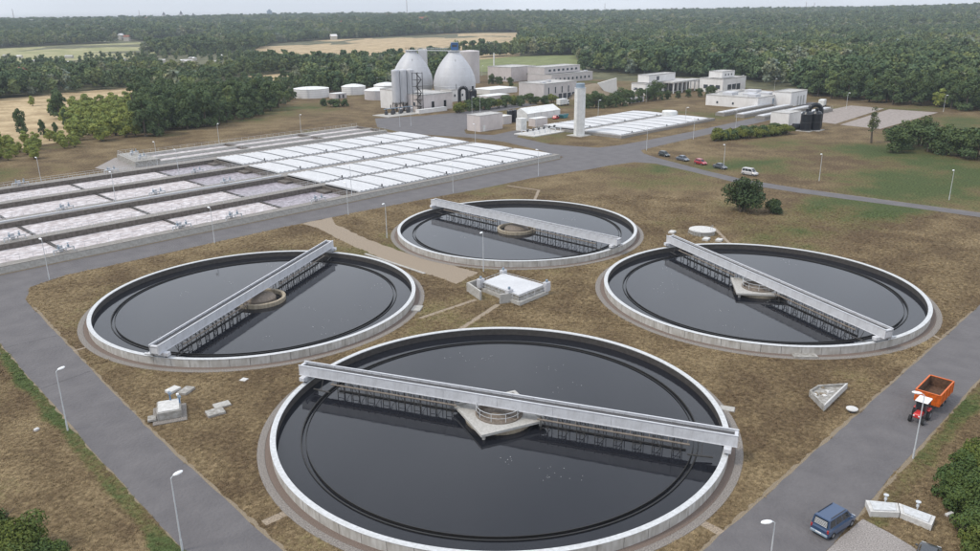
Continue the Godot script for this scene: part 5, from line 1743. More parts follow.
func build_tent() -> void:
	var q := P(527.4, 121.2)
	var t := thing("white_tent", "long white gabled storage tent on the plant yard", "tent", q)
	var L := 21.0; var D := 8.0; var e := 2.9; var r := 5.0
	var cl := MB.new()
	cl.quad(Vector3(0, e, 0.15), Vector3(L, e, 0.15), Vector3(L, r, -D / 2), Vector3(0, r, -D / 2))
	cl.quad(Vector3(0, r, -D / 2), Vector3(L, r, -D / 2), Vector3(L, e, -D - 0.15), Vector3(0, e, -D - 0.15))
	obj("roof_cloth", cl, mats["white_paint"], t)
	var w := MB.new()
	w.quad(Vector3(0, 0, 0), Vector3(L, 0, 0), Vector3(L, e, 0), Vector3(0, e, 0))
	w.quad(Vector3(L, 0, -D), Vector3(0, 0, -D), Vector3(0, e, -D), Vector3(L, e, -D))
	obj("side_cloth", w, mats["white_wall"], t)
	for x in [0.02, L - 0.02]:
		var g := MB.new()
		var n := Vector3(-1 if x < 1 else 1, 0, 0)
		g.tri_out(Vector3(x, e, 0), Vector3(x, r - 0.02, -D / 2), Vector3(x, e, -D), n)
		g.face2(Vector3(x, 0, 0), Vector3(x, e, 0), Vector3(x, e, -D), Vector3(x, 0, -D), n, n)
		obj("gable_cloth", g, mats["white_paint"], t)
	for k in 6:
		var f := MB.new()
		var x := 0.05 + k * (L - 0.1) / 5.0
		f.bar(Vector3(x, 0, 0.03), Vector3(x, e, 0.03), 0.12)
		obj("frame_post", f, mats["steel"], t)

func build_tower() -> void:
	var t := thing("round_tower", "tall slim white round tower with dark cap beside the road junction", "tower", P(579, 135.5))
	var m := MB.new()
	m.lathe([Vector2(1.95, 0.2), Vector2(1.95, 16.9)], 32)
	obj("shaft", m, mats["white_paint"], t)
	m = MB.new()
	m.lathe([Vector2(1.6, 16.9), Vector2(1.6, 18.3), Vector2(1.45, 18.4), Vector2(0, 18.4)], 32)
	obj("cap", m, mats["dull_blue"], t)
	m = MB.new()
	m.lathe([Vector2(1.97, 16.6), Vector2(2.06, 16.62), Vector2(2.06, 16.9), Vector2(1.6, 16.92)], 32)
	obj("collar", m, mats["steel"], t)
	m = MB.new(); m.bb(Vector3(-3.2, 0, -3.2), Vector3(3.2, 0.2, 3.2))
	obj("base_slab", m, mats["concrete"], t)
	m = MB.new()
	m.bar(Vector3(-2.1, 0.2, 0.6), Vector3(-2.1, 16.6, 0.6), 0.1)
	m.bar(Vector3(-2.1, 0.2, 1.1), Vector3(-2.0, 16.6, 1.1), 0.1)
	for k in 30: m.bar(Vector3(-2.1, 0.6 + k * 0.53, 0.6), Vector3(-2.05, 0.6 + k * 0.53, 1.1), 0.06)
	obj("ladder", m, mats["steel"], t)

# ---------------------------------------------------------------- far houses and landmarks
var huts := []
var near_house := {}

# where the houses stand; the ground before each is kept free of tall trees
func place_houses() -> void:
	var g := RandomNumberGenerator.new()
	g.seed = 77
	# allotment huts among the garden trees, and houses on the wooded slope
	huts = []
	for k in 34:
		huts.append([g.randf_range(5, 250), g.randf_range(57, 69), 0])
	for e in [[98, 42, 1], [113, 41.5, 1], [122, 41, 1], [128, 42, 1], [160, 38, 1], [148, 30, 1], [152, 29, 1], [108, 26.5, 1], [35, 34, 1], [20, 29, 1], [232, 22, 1], [245, 21.5, 1], [252, 21.5, 1], [300, 37, 1], [313, 35, 1], [334, 40, 1], [390, 26, 1], [391, 35, 1], [407, 22.5, 1], [424, 31, 1], [430, 33, 1], [447, 22, 1], [345, 34, 1], [508, 22, 1], [215, 22, 1], [225, 23, 1], [65, 30, 1], [70, 32, 1], [610, 46, 1], [24, 79, 1]]: huts.append(e)
	for e in huts:
		var p := P(e[0], e[1] + (2.0 if e[2] else 0.0))
		var back := Vector2(CAM.x - p.x, CAM.z - p.z).normalized()
		for k in (7 if e[2] else 5):
			for j in [-1, 0, 1]:
				var q: Vector2 = Vector2(p.x, p.z) + back * (k * 12.0 - 12.0) + back.orthogonal() * j * 10.0
				near_house[Vector2i((q / 12.0).floor())] = true

func build_far() -> void:
	var g := RandomNumberGenerator.new()
	g.seed = 78
	for e in huts:
		var p := P(e[0], e[1] + (2.0 if e[2] else 0.0))
		var at := Vector3(p.x, land(p.x, p.z), p.z)
		var big: int = e[2]
		var s: float = g.randf_range(5.0, 8.0) if big == 0 else g.randf_range(8.0, 12.0)
		var hh := 2.4 if big == 0 else g.randf_range(4.0, 6.5)
		if big == 1 and p.distance_to(CAM) > 1700.0: s *= 1.5; hh *= 1.5
		if big == 1 and p.distance_to(CAM) > 1200.0: at.y += 8.0 if p.distance_to(CAM) > 1750.0 else 1.5
		var t := thing("garden_hut" if big == 0 else "house", "small pale garden hut among the allotment trees" if big == 0 else "pale gabled house among the trees of the far slope", "hut" if big == 0 else "house", at, g.randf() * TAU, "allotment huts" if big == 0 else "houses on the far slope")
		var w := MB.new()
		w.bb(Vector3(-s * 0.5, -11.0 if big else -0.2, -s * 0.35), Vector3(s * 0.5, hh, s * 0.35))
		obj("wall", w, mats["house_wall"], t)
		var r := MB.new()
		var rise := s * (0.14 if big == 0 else 0.32)
		r.quad(Vector3(-s * 0.55, hh, s * 0.4), Vector3(s * 0.55, hh, s * 0.4), Vector3(s * 0.55, hh + rise, 0), Vector3(-s * 0.55, hh + rise, 0))
		r.quad(Vector3(s * 0.55, hh, -s * 0.4), Vector3(-s * 0.55, hh, -s * 0.4), Vector3(-s * 0.55, hh + rise, 0), Vector3(s * 0.55, hh + rise, 0))
		for x in [-s * 0.55, s * 0.55]: r.tri_out(Vector3(x, hh, s * 0.4), Vector3(x, hh + rise, 0), Vector3(x, hh, -s * 0.4), Vector3(x, 0, 0))
		obj("roof", r, mats["tile_red"] if big == 1 and g.randf() < 0.6 else mats["roof_grey"] if g.randf() < 0.6 else mats["white_wall"], t)
	# things on the skyline: [pixel x, foot row, top row, kind]
	for e in [[22, 18, 10, "mast", "thin mast on the skyline above the wooded hill"], [146, 17, 11, "mast", "slim chimney on the skyline beside the church spires"], [170, 17, 12, "church_tower", "short church tower with pointed cap on the skyline"], [187, 17, 11, "church_tower", "tallest church tower with pointed cap on the skyline"], [199, 17, 13, "church_tower", "slim church tower with pointed cap standing apart on the skyline"], [274, 17, 10, "tower_block", "dark tower block on the skyline above the red roofs"], [409, 15, -6, "mast", "very tall thin radio mast above the far wood"], [603, 12, 4.5, "mast", "low slanting mast on the skyline above the forest"], [800, 10, 3, "mast", "thin forked mast on the forest skyline"], [808, 10, 3.5, "mast", "thin single mast on the forest skyline"]]:
		var d := 3300.0
		var ray := (P(e[0], 60.0) - CAM)
		ray.y = 0
		ray = ray.normalized()
		var at := CAM + ray * d
		at.y = 0
		var zz := at - CAM
		var depth := zz.dot(cam_f)
		var top := CAM.y + (pixel(Vector3(at.x, CAM.y, at.z)).y - float(e[2])) * depth / FOCAL / cos(PITCH)
		var t := thing(e[3], e[4], "tower" if e[3] != "mast" else "mast", Vector3(at.x, 10, at.z), YAW)
		var m := MB.new()
		var h := top - 10.0
		if e[3] == "mast":
			m.cyl(Vector3.ZERO, Vector3(0, h, 0), 2.2, 1.0, 8)
			obj("shaft", m, mats["grey_wall"], t)
		elif e[3] == "tower_block":
			m.cbox(Vector3(0, h * 0.46, 0), Vector3(17, h * 0.92, 14), 0.5)
			obj("wall", m, mats["dull_blue"], t)
			m = MB.new(); m.cbox(Vector3(0, h * 0.96, 0), Vector3(8, h * 0.08, 8), 0.5)
			obj("roof", m, mats["dull_blue"], t)
		else:
			m.cbox(Vector3(0, h * 0.39, 0), Vector3(9, h * 0.78, 9), 0.3)
			obj("wall", m, mats["grey_wall"], t)
			m = MB.new(); m.lathe([Vector2(6.4, h * 0.78), Vector2(4.0, h * 0.86), Vector2(1.0, h * 0.95), Vector2(0, h)], 8)
			obj("spire", m, mats["dark_grey"], t)
	# low exhibition halls on the ridge
	for e in [[660, 673, 11.5, 9.2, "long low sandy hall roof on the forest ridge", "kerb_sand"], [676, 692, 11.5, 9.2, "long low pale hall roof on the forest ridge", "metal_clad"]]:
		var a := P(e[0], 60.0) - CAM; a.y = 0
		var b := P(e[1], 60.0) - CAM; b.y = 0
		var pa := CAM + a.normalized() * 3200.0; var pb := CAM + b.normalized() * 3200.0
		var mid := (pa + pb) * 0.5
		var depth := (mid - CAM).dot(cam_f)
		var top := CAM.y + (pixel(Vector3(mid.x, CAM.y, mid.z)).y - float(e[3])) * depth / FOCAL / cos(PITCH)
		var t := thing("long_hall", e[4], "hall", Vector3(mid.x, 20, mid.z), YAW)
		var m := MB.new()
		m.cbox(Vector3(0, (top - 20) / 2.0, 0), Vector3(pa.distance_to(pb), top - 20, 24), 0.6, Basis(Vector3.UP, 0.0))
		obj("wall", m, mats[e[5]], t)


# ---------------------------------------------------------------- vehicles
func loft(mb: MB, rings: Array) -> void:
	# rings of equal length, each counter-clockwise seen from the end; closed at both ends
	for k in rings.size() - 1:
		var A: Array = rings[k]; var B: Array = rings[k + 1]
		var mid := Vector3.ZERO
		for p in A: mid += p / (2.0 * A.size())
		for p in B: mid += p / (2.0 * B.size())
		for j in A.size():
			var i := (j + 1) % A.size()
			mb.face(A[j], A[i], B[i], B[j], mid)
	for e: int in [0, rings.size() - 1]:
		var c := Vector3.ZERO
		for p in rings[e]: c += p / rings[e].size()
		var out := Vector3(-1 if e == 0 else 1, 0, 0)
		for j in rings[e].size(): mb.tri_out(c, rings[e][j], rings[e][(j + 1) % rings[e].size()], out)

func wheel(parent: Node3D, x: float, z: float, r: float, w: float) -> void:
	var s := 1.0 if z > 0 else -1.0
	var m := MB.new()
	m.cyl(Vector3(x, r, z), Vector3(x, r, z - s * w), r, r, 20)
	var ty := obj("wheel", m, mats["tyre"], parent)
	m = MB.new()
	m.cyl(Vector3(x, r, z - s * 0.02), Vector3(x, r, z + s * 0.015), r * 0.62, r * 0.5, 14)
	obj("rim", m, mats["rim"], ty)

# front towards +x. kind: 0 saloon, 1 hatchback, 2 tall van
func make_car(called: String, label: String, at: Vector3, turn: float, paint: Material, kind: int, group := "") -> Node3D:
	var t := thing(called, label, "van" if kind == 2 else "car", at, turn, group)
	var L: float = [2.25, 2.0, 2.15][kind]
	var belt: float = [0.88, 0.92, 1.02][kind]
	var hw: float = [0.87, 0.86, 0.90][kind]
	var roof: float = [1.43, 1.48, 1.82][kind]
	var body := MB.new()
	var rings := []
	for s in [[-L, 0.42, belt - 0.18, 0.86], [-L + 0.08, 0.26, belt - 0.03, 0.95], [-L + 0.5, 0.22, belt, 1.0], [0.0, 0.2, belt, 1.0], [L - 1.1, 0.2, belt - 0.02, 1.0], [L - 0.5, 0.22, belt - 0.14, 0.97], [L - 0.1, 0.28, belt - 0.27, 0.9], [L, 0.4, belt - 0.4, 0.78]]:
		var w: float = hw * s[3]
		rings.append([Vector3(s[0], s[1], -w * 0.92), Vector3(s[0], s[1] + 0.14, -w), Vector3(s[0], s[2] - 0.12, -w * 0.99), Vector3(s[0], s[2], -w * 0.9), Vector3(s[0], s[2] + 0.02, 0), Vector3(s[0], s[2], w * 0.9), Vector3(s[0], s[2] - 0.12, w * 0.99), Vector3(s[0], s[1] + 0.14, w), Vector3(s[0], s[1], w * 0.92)])
	loft(body, rings)
	obj("body", body, paint, t)
	# glass house: belt and roof outlines
	var xb0: float = -L + [0.75, 0.12, 0.06][kind]
	var xf0: float = L - [1.05, 0.95, 0.72][kind]
	var xb1: float = -L + [1.35, 0.55, 0.22][kind]
	var xf1: float = L - [1.75, 1.65, 1.45][kind]
	var wb := hw * 0.89
	var wr: float = hw * [0.68, 0.70, 0.78][kind]
	var b := [Vector3(xb0, belt, wb), Vector3(xf0, belt, wb * 0.94), Vector3(xf0, belt, -wb * 0.94), Vector3(xb0, belt, -wb)]
	var u := [Vector3(xb1, roof, wr), Vector3(xf1, roof, wr), Vector3(xf1, roof, -wr), Vector3(xb1, roof, -wr)]
	var o := Vector3(0, (belt + roof) / 2, 0)
	var cab := MB.new()
	for k in 4: cab.face(b[k], b[(k + 1) % 4], u[(k + 1) % 4], u[k], o)
	# roof, slightly crowned with rounded edge
	var e := 0.07
	var top := []
	for k in 4: top.append(u[k] * Vector3(0.95, 1, 0.9) + Vector3(0, e, 0))
	for k in 4: cab.face(u[k], u[(k + 1) % 4], top[(k + 1) % 4], top[k], o)
	cab.face(top[0], top[1], top[2], top[3], o)
	obj("cabin", cab, paint, t)
	var pane := func(called2: String, c0: Vector3, c1: Vector3, c2: Vector3, c3: Vector3, s0: float, s1: float, y0: float, y1: float):
		# c0-c1 belt edge, c3-c2 roof edge; a pane inset in that face
		var n := (c1 - c0).cross(c3 - c0).normalized()
		if n.dot((c0 + c2) * 0.5 - o) < 0: n = -n
		var q := func(a, h): return (c0.lerp(c1, a)).lerp(c3.lerp(c2, a), h) + n * 0.012
		var m := MB.new()
		m.face(q.call(s0, y0), q.call(s1, y0), q.call(s1, y1), q.call(s0, y1), o)
		obj(called2, m, mats["glass_dark"], t)
	pane.call("windscreen", b[1], b[2], u[2], u[1], 0.07, 0.93, 0.08, 0.94)
	pane.call("rear_window", b[3], b[0], u[0], u[3], 0.09, 0.91, 0.16, 0.9)
	for sd in [[b[0], b[1], u[1], u[0]], [b[3], b[2], u[2], u[3]]]:
		pane.call("side_window", sd[0], sd[1], sd[2], sd[3], 0.06, 0.30, 0.14, 0.9)
		pane.call("side_window", sd[0], sd[1], sd[2], sd[3], 0.33, 0.60, 0.12, 0.9)
		pane.call("side_window", sd[0], sd[1], sd[2], sd[3], 0.63, 0.93, 0.12, 0.88)
	for x in [-L + 0.72, L - 0.78]:
		for z in [-hw + 0.0, hw - 0.0]:
			wheel(t, x, z * 1.005, 0.32, 0.24)
	for s in [-1, 1]:
		var m := MB.new()
		m.cbox(Vector3(L - 0.14, belt - 0.33, s * hw * 0.62), Vector3(0.2, 0.14, 0.36), 0.03)
		obj("headlight", m, mats["lens"], t)
		m = MB.new()
		m.cbox(Vector3(-L + 0.05, belt - 0.16, s * hw * 0.82), Vector3(0.12, 0.34, 0.16), 0.03)
		obj("tail_light", m, mats["light_red"], t)
		m = MB.new()
		m.cbox(Vector3(xf0 - 0.35, belt + 0.1, s * (hw + 0.08)), Vector3(0.16, 0.14, 0.18), 0.03)
		obj("wing_mirror", m, paint, t)
	var bp := MB.new()
	bp.cbox(Vector3(-L - 0.02, 0.45, 0), Vector3(0.16, 0.24, hw * 1.72), 0.05)
	obj("rear_bumper", bp, paint if kind != 2 else mats["dull_blue"], t)
	bp = MB.new()
	bp.cbox(Vector3(L - 0.02, 0.42, 0), Vector3(0.16, 0.22, hw * 1.5), 0.05)
	obj("front_bumper", bp, paint, t)
	bp = MB.new()
	bp.bb(Vector3(-L - 0.112, 0.5, -0.26), Vector3(-L - 0.105, 0.62, 0.26))
	obj("number_plate", bp, mats["plate_white"], t)
	return t

func car_paint(called: String, c: Color, metal := 0.2) -> StandardMaterial3D:
	var m := flat_mat(called, c, 0.35, metal)
	m.clearcoat_enabled = true
	m.clearcoat = 0.7
	m.clearcoat_roughness = 0.08
	return m

func build_vehicles() -> void:
	var blue := car_paint("blue_paint", Color(0.028, 0.062, 0.135))
	var at := P(832.5, 527.5)
	var van := make_car("blue_van", "dark blue tall family van parked where the paved stand meets the road", at, -0.17, blue, 2)
	# louvred blind in the rear window, roof rails
	for k in 5:
		var m := MB.new()
		var y := 1.2 + k * 0.105
		m.box(Vector3(-2.12 + (y - 1.02) * 0.2, y, 0), Vector3(0.015, 0.035, 1.15 - k * 0.02))
		obj("rear_louvre", m, mats["plate_white"], van)
	for s in [-1, 1]:
		var m := MB.new()
		m.bar(Vector3(-1.6, 1.93, s * 0.6), Vector3(0.5, 1.93, s * 0.6), 0.05)
		obj("roof_rail", m, mats["dark_grey"], van)
	make_car("dark_car", "dark grey car parked on the stand beside the white slab chamber", P(926, 565), 0.15, car_paint("anthracite_paint", Color(0.03, 0.034, 0.04)), 0)
	var dir := P(727, 170) - P(662, 155)
	var turn := atan2(-dir.z, dir.x)
	var row := [[664, 156.2, 1, Color(0.018, 0.026, 0.024), "black hatchback first in the row of cars, next to the junction"], [682.5, 160.5, 0, Color(0.10, 0.12, 0.15), "grey blue saloon parked between black hatchback and red car"], [700.5, 164.3, 1, Color(0.36, 0.02, 0.035), "small red hatchback parked along the meadow path"], [720, 168.5, 0, Color(0.055, 0.065, 0.08), "dark grey saloon parked between red hatchback and silver van"]]
	for r in row:
		make_car("parked_car", r[4], P(r[0], r[1]), turn, car_paint("parked_paint", r[3]), r[2], "cars parked along the meadow path")
	make_car("silver_van", "pale silver van standing alone on the meadow path behind the lone bush", P(749.5, 175.0), turn + 0.25, car_paint("silver_paint", Color(0.46, 0.45, 0.45), 0.1), 2, "cars parked along the meadow path")
	# tractor
	var t := thing("tractor", "small red tractor with white cab roof pulling the orange trailer", "tractor", Vector3(53.2, 0.016, 131.0), PI)
	var m := MB.new()
	m.cbox(Vector3(0.85, 0.95, 0), Vector3(1.25, 0.5, 0.72), 0.1)
	m.cbox(Vector3(-0.2, 0.75, 0), Vector3(1.4, 0.35, 0.6), 0.08)
	obj("bonnet", m, mats["tractor_red"], t)
	for s in [-1, 1]:
		m = MB.new()
		m.cbox(Vector3(-0.55, 1.2, s * 0.62), Vector3(0.95, 0.12, 0.34), 0.04)
		obj("mudguard", m, mats["tractor_red"], t)
		wheel(t, -0.6, s * 0.85, 0.56, 0.34)
		wheel(t, 1.05, s * 0.78, 0.36, 0.26)
		m = MB.new(); m.cbox(Vector3(1.48, 1.0, s * 0.25), Vector3(0.06, 0.14, 0.16), 0.02)
		obj("headlight", m, mats["lens"], t)
	for q in [[-1.05, -0.55], [-1.05, 0.55], [0.2, -0.5], [0.2, 0.5]]:
		m = MB.new(); m.bar(Vector3(q[0], 1.0, q[1]), Vector3(q[0] * 0.92, 2.12, q[1]), 0.07)
		obj("cab_post", m, mats["dark_grey"], t)
	for g in [[Vector3(0.21, 1.6, 0), Vector3(0.02, 0.85, 0.95)], [Vector3(-1.02, 1.6, 0), Vector3(0.02, 0.85, 1.0)], [Vector3(-0.42, 1.6, 0.54), Vector3(1.15, 0.85, 0.02)], [Vector3(-0.42, 1.6, -0.54), Vector3(1.15, 0.85, 0.02)]]:
		m = MB.new(); m.box(g[0], g[1])
		obj("cab_glass", m, mats["glass_dark"], t)
	m = MB.new(); m.cbox(Vector3(-0.42, 2.2, 0), Vector3(1.6, 0.16, 1.3), 0.06)
	obj("cab_roof", m, mats["lamp_white"], t)
	m = MB.new(); m.cyl(Vector3(0.9, 1.2, 0.25), Vector3(0.9, 1.75, 0.25), 0.04, 0.04, 8)
	obj("exhaust", m, mats["dark_grey"], t)
	# trailer
	t = thing("orange_trailer", "orange open topped tipping trailer standing behind the tractor", "trailer", Vector3(58.0, 0.016, 130.85), PI)
	var L := 2.45; var W := 1.22; var y0 := 0.95; var y1 := 2.25
	for s in [-1, 1]:
		m = MB.new(); m.bb(Vector3(-L, y0, s * W - 0.03), Vector3(L, y1, s * W + 0.03))
		for k in 5:
			var x := -L + 0.1 + k * (2 * L - 0.2) / 4
			m.bb(Vector3(x - 0.06, y0, s * W + s * 0.03), Vector3(x + 0.06, y1, s * W + s * 0.09))
		m.bb(Vector3(-L, y1, s * W - 0.06), Vector3(L, y1 + 0.07, s * W + 0.09))
		obj("side_board", m, mats["orange_paint"], t)
		m = MB.new(); m.bb(Vector3(s * L - 0.03, y0, -W + 0.03), Vector3(s * L + 0.03, y1, W - 0.03))
		for k in 3:
			var z := -W + 0.4 + k * (W - 0.4)
			m.bb(Vector3(s * L + s * 0.03, y0, z - 0.06), Vector3(s * L + s * 0.09, y1, z + 0.06))
		m.bb(Vector3(s * L - 0.06, y1, -W + 0.06), Vector3(s * L + 0.09, y1 + 0.07, W - 0.06))
		obj("end_board", m, mats["orange_paint"], t)
		m = MB.new(); m.bb(Vector3(-L + 0.03, y0 + 0.12, s * (W - 0.045)), Vector3(L - 0.03, y1 - 0.02, s * (W - 0.033)))
		m.bb(Vector3(s * (L - 0.045), y0 + 0.12, -W + 0.05), Vector3(s * (L - 0.033), y1 - 0.02, W - 0.05))
		obj("inner_lining", m, mats["rust_inside"], t)
	m = MB.new(); m.bb(Vector3(-L + 0.03, y0, -W + 0.03), Vector3(L - 0.03, y0 + 0.12, W - 0.03))
	obj("floor", m, mats["rust_inside"], t)
	m = MB.new(); m.bb(Vector3(-L, y0 - 0.25, -0.5), Vector3(L, y0 - 0.01, 0.5))
	obj("chassis", m, mats["dark_grey"], t)
	m = MB.new()
	m.bar(Vector3(L, 0.75, 0.4), Vector3(L + 1.5, 0.6, 0), 0.12); m.bar(Vector3(L, 0.75, -0.4), Vector3(L + 1.5, 0.6, 0), 0.12)
	obj("drawbar", m, mats["orange_paint"], t)
	for x in [-1.3, -0.2]:
		for s in [-1, 1]: wheel(t, x, s * 1.05, 0.42, 0.3)
	# delivery truck at the workshop and box trailer by the pads
	for e in [[P(563, 105.5), 0.0, "white box truck parked at the grey workshop's garage doors"], [P(822, 106.5), 0.2, "white box trailer with dark rear parked beside the bare concrete pads"]]:
		t = thing("box_truck", e[2], "truck", e[0], e[1], "white trucks")
		m = MB.new(); m.cbox(Vector3(-0.9, 1.95, 0), Vector3(5.4, 2.6, 2.4), 0.08)
		obj("cargo_box", m, mats["white_paint"], t)
		m = MB.new(); m.cbox(Vector3(2.75, 1.45, 0), Vector3(1.7, 1.9, 2.2), 0.2)
		obj("cab", m, mats["white_paint"] if e[1] == 0.0 else mats["dark_grey"], t)
		m = MB.new(); m.bb(Vector3(3.605, 1.5, -0.95), Vector3(3.62, 2.2, 0.95))
		obj("windscreen", m, mats["glass_dark"], t)
		for s in [-1, 1]:
			m = MB.new(); m.bb(Vector3(2.5, 1.5, s * 1.105 - 0.01), Vector3(3.4, 2.15, s * 1.105 + 0.01))
			obj("side_window", m, mats["glass_dark"], t)
		for x in [-2.4, 2.6]:
			for s in [-1, 1]: wheel(t, x, s * 1.12, 0.46, 0.3)
	make_car("red_car", "small red car beside the white tent's far end", P(556, 119), 0.3, car_paint("bright_red_paint", Color(0.42, 0.025, 0.03)), 1)
	t = thing("skip_container", "turquoise open skip standing by the white tent's far end", "skip", P(563.5, 118), 0.2)
	m = MB.new()
	loft(m, [[Vector3(-2.6, 1.5, -1.1), Vector3(-2.6, 1.6, -1.1), Vector3(-2.6, 1.6, 1.1), Vector3(-2.6, 1.5, 1.1)], [Vector3(-1.6, 0.1, -1.0), Vector3(-1.9, 1.6, -1.1), Vector3(-1.9, 1.6, 1.1), Vector3(-1.6, 0.1, 1.0)], [Vector3(1.6, 0.1, -1.0), Vector3(1.9, 1.6, -1.1), Vector3(1.9, 1.6, 1.1), Vector3(1.6, 0.1, 1.0)], [Vector3(2.6, 1.5, -1.1), Vector3(2.6, 1.6, -1.1), Vector3(2.6, 1.6, 1.1), Vector3(2.6, 1.5, 1.1)]])
	obj("shell", m, flat_mat("turquoise", Color(0.05, 0.22, 0.25), 0.5), t)
	m = MB.new(); m.bb(Vector3(-1.8, 1.602, -0.95), Vector3(1.8, 1.66, 0.95))
	obj("load", m, mats["dark_grey"], t)

# ---------------------------------------------------------------- lamps
func make_lamp(label: String, h: float) -> Node3D:
	var t := thing("street_lamp", label, "lamp", Vector3.ZERO, 0.0, "")
	t.set_meta("base", "street_lamp")
	var m := MB.new()
	m.cyl(Vector3(0, -0.05, 0), Vector3(0, 1.1, 0), 0.095, 0.09, 12)
	m.cyl(Vector3(0, 1.1, 0), Vector3(0, h, 0), 0.07, 0.045, 12)
	obj("pole", m, mats["lamp_steel"], t)
	m = MB.new()
	m.tube([Vector3(0, h - 0.02, 0), Vector3(0.12, h + 0.1, 0), Vector3(0.3, h + 0.14, 0)], 0.04, 8)
	obj("arm", m, mats["lamp_steel"], t)
	m = MB.new()
	var rings := []
	for s in [[0.22, 0.06, 0.05], [0.32, 0.13, 0.10], [0.55, 0.2, 0.14], [0.85, 0.19, 0.13], [1.02, 0.12, 0.09], [1.1, 0.04, 0.04]]:
		var r := []
		for k in 10: r.append(Vector3(s[0], h + 0.15 + sin(TAU * k / 10) * s[2], cos(TAU * k / 10) * s[1]))
		rings.append(r)
	loft(m, rings)
	obj("lamp_head", m, mats["lamp_white"], t)
	return t

func build_lamps() -> void:
	var g := "lamp posts of the works"
	var list := [
		[-11.3, 66.0, PI * 0.12, "lamp post on the green verge opposite the block with blue valves"],
		[-11.9, 94.2, PI * 0.05, "lamp post on the green verge near the dark bushes of the bank"],
		[-10.3, 38.0, PI * 0.1, "lamp post on the green verge nearest the road corner by the foaming basins"],
		[44.4, 133.1, PI * 0.6, "lamp post on the verge close to the red tractor"],
		[P(775, 521, 7.05).x, P(775, 521, 7.05).z, PI * 0.8, "lamp post at the edge of the paved stand behind the blue van"],
		[5.0, 9.2, PI / 2, "lamp post along the foaming basins, at the junction of the two roads"],
		[35.0, 9.0, PI / 2, "lamp post along the foaming basins, between junction and sand path"],
		[66.4, 9.6, PI / 2, "lamp post beside the mouth of the sand path"],
		[97.3, 10.6, PI / 2, "lamp post opposite the middle of the white covers"],
		[127.6, 12.2, PI / 2, "lamp post opposite the far end of the white covers"],
		[60.1, 31.1, PI * 1.1, "lamp post on the meadow between sand path and covered-side tank"],
		[57.9, 60.2, PI * 1.1, "lamp post beside the railed distribution chamber"],
		[168.8, 102.2, PI, "lamp post on the open meadow path farthest from the parked cars"],
		[170.5, 71.2, PI, "lamp post on the meadow path beyond the silver van"],
		[168.3, 45.2, PI, "lamp post beside the dark grey parked saloon"],
		[31.4, -79.7, PI / 2, "lamp post behind the foaming basins on the dry meadow"],
		[64.2, -82.6, PI / 2, "lamp post at the end of the narrow foaming basin"],
		[97.0, -107.6, -PI / 2, "lamp post midway behind the narrow foaming basin"],
		[130.0, -107.6, -PI / 2, "lamp post behind the far half of the narrow foaming basin"],
		[34.0, -36.2, PI / 2, "lamp post on the middle walkway between the foaming basins"],
		[58.5, -56.0, PI / 2, "lamp post on the basin walkway near the first white covers"],
		[75.5, -1.4, PI / 2, "lamp post on the front wall where foam ends and covers begin"],
		[153.7, -38.5, PI, "lamp post at the end of the white covers beside the plant yard"],
		[182.0, 10.8, PI / 2, "lamp post at the junction beyond the black hatchback"],
		[212.0, 10.0, PI / 2, "lamp post along the road between junction and hedge"],
		[244.0, 9.0, PI / 2, "lamp post on the road behind the long hedge"]]
	var proto: Node3D = null
	for k in list.size():
		var e: Array = list[k]
		var y := 0.0
		if e[1] > -77.0 and e[1] < -1.0 and e[0] < 80.0: y = WT
		var at := Vector3(e[0], y, e[1])
		if k == 0:
			proto = make_lamp(e[3], 6.9)
			proto.position = at; proto.rotation.y = e[2]; proto.set_meta("group", g)
		else: dup(proto, at, e[2], e[3], g)
	var far := [[685, 126, "lamp post before the white covers behind the round tower"], [632, 103, "lamp post before the columned office"], [646, 102, "lamp post at the office's corner"], [623, 105, "lamp post by the shelter and office trees"], [598, 117, "lamp post beside the white round tower"], [480, 112, "lamp post at the plant yard's shrubs"], [472, 113, "lamp post between switch house and machine hall"], [536, 131, "lamp post by the pipe slabs"], [400, 127, "lamp post at the end of the narrow basin's meadow"], [411, 126, "lamp post beside the pump slab"], [846, 109, "lamp post at the corner of the bare concrete pads"], [943, 112, "lamp post at the far corner of the bare concrete pads"], [741, 88, "tall lamp post beside the laboratory"], [774, 92, "lamp post behind the screen house"], [358, 90, "lamp post before the wood by the low round tanks"], [324, 93, "lamp post beside the low wide white tank"], [377, 90, "lamp post behind the low grey tank"], [482, 76, "lamp post beside the tall plain silo"], [644, 75, "lamp post behind the office"]]
	for e in far:
		dup(proto, P(e[0], e[1]), -PI * 0.25, e[2], g)

# ---------------------------------------------------------------- small concrete things on the grass
func slab(called: String, label: String, cat: String, at: Vector3, size: Vector3, turn: float, m := "old_concrete", group := "") -> void:
	var t := thing(called, label, cat, at, turn, group)
	var b := MB.new()
	b.cbox(Vector3(0, size.y / 2, 0), size, 0.03)
	obj("block", b, mats[m], t)
	var f := MB.new()
	f.bb(Vector3(-size.x / 2 - 0.08, -0.03, -size.z / 2 - 0.08), Vector3(size.x / 2 + 0.08, 0.02, size.z / 2 + 0.08))
	obj("footing", f, mats["gravel_strip"], t)

func valve_post(parent: Node3D, at: Vector3, h: float) -> void:
	var m := MB.new()
	m.cyl(at, at + Vector3(0, h, 0), 0.09, 0.07, 10)
	var p := obj("valve_post", m, mats["valve_blue"], parent)
	m = MB.new()
	m.cbox(at + Vector3(0, h + 0.12, 0), Vector3(0.34, 0.3, 0.3), 0.06)
	m.cyl(at + Vector3(0.1, h + 0.14, 0.15), at + Vector3(0.1, h + 0.14, 0.3), 0.14, 0.14, 12)
	obj("actuator", m, mats["dull_blue"], p)
	m = MB.new()
	m.cbox(at + Vector3(-0.1, h + 0.42, 0), Vector3(0.3, 0.24, 0.22), 0.04)
	obj("cap", m, mats["lamp_white"], p)

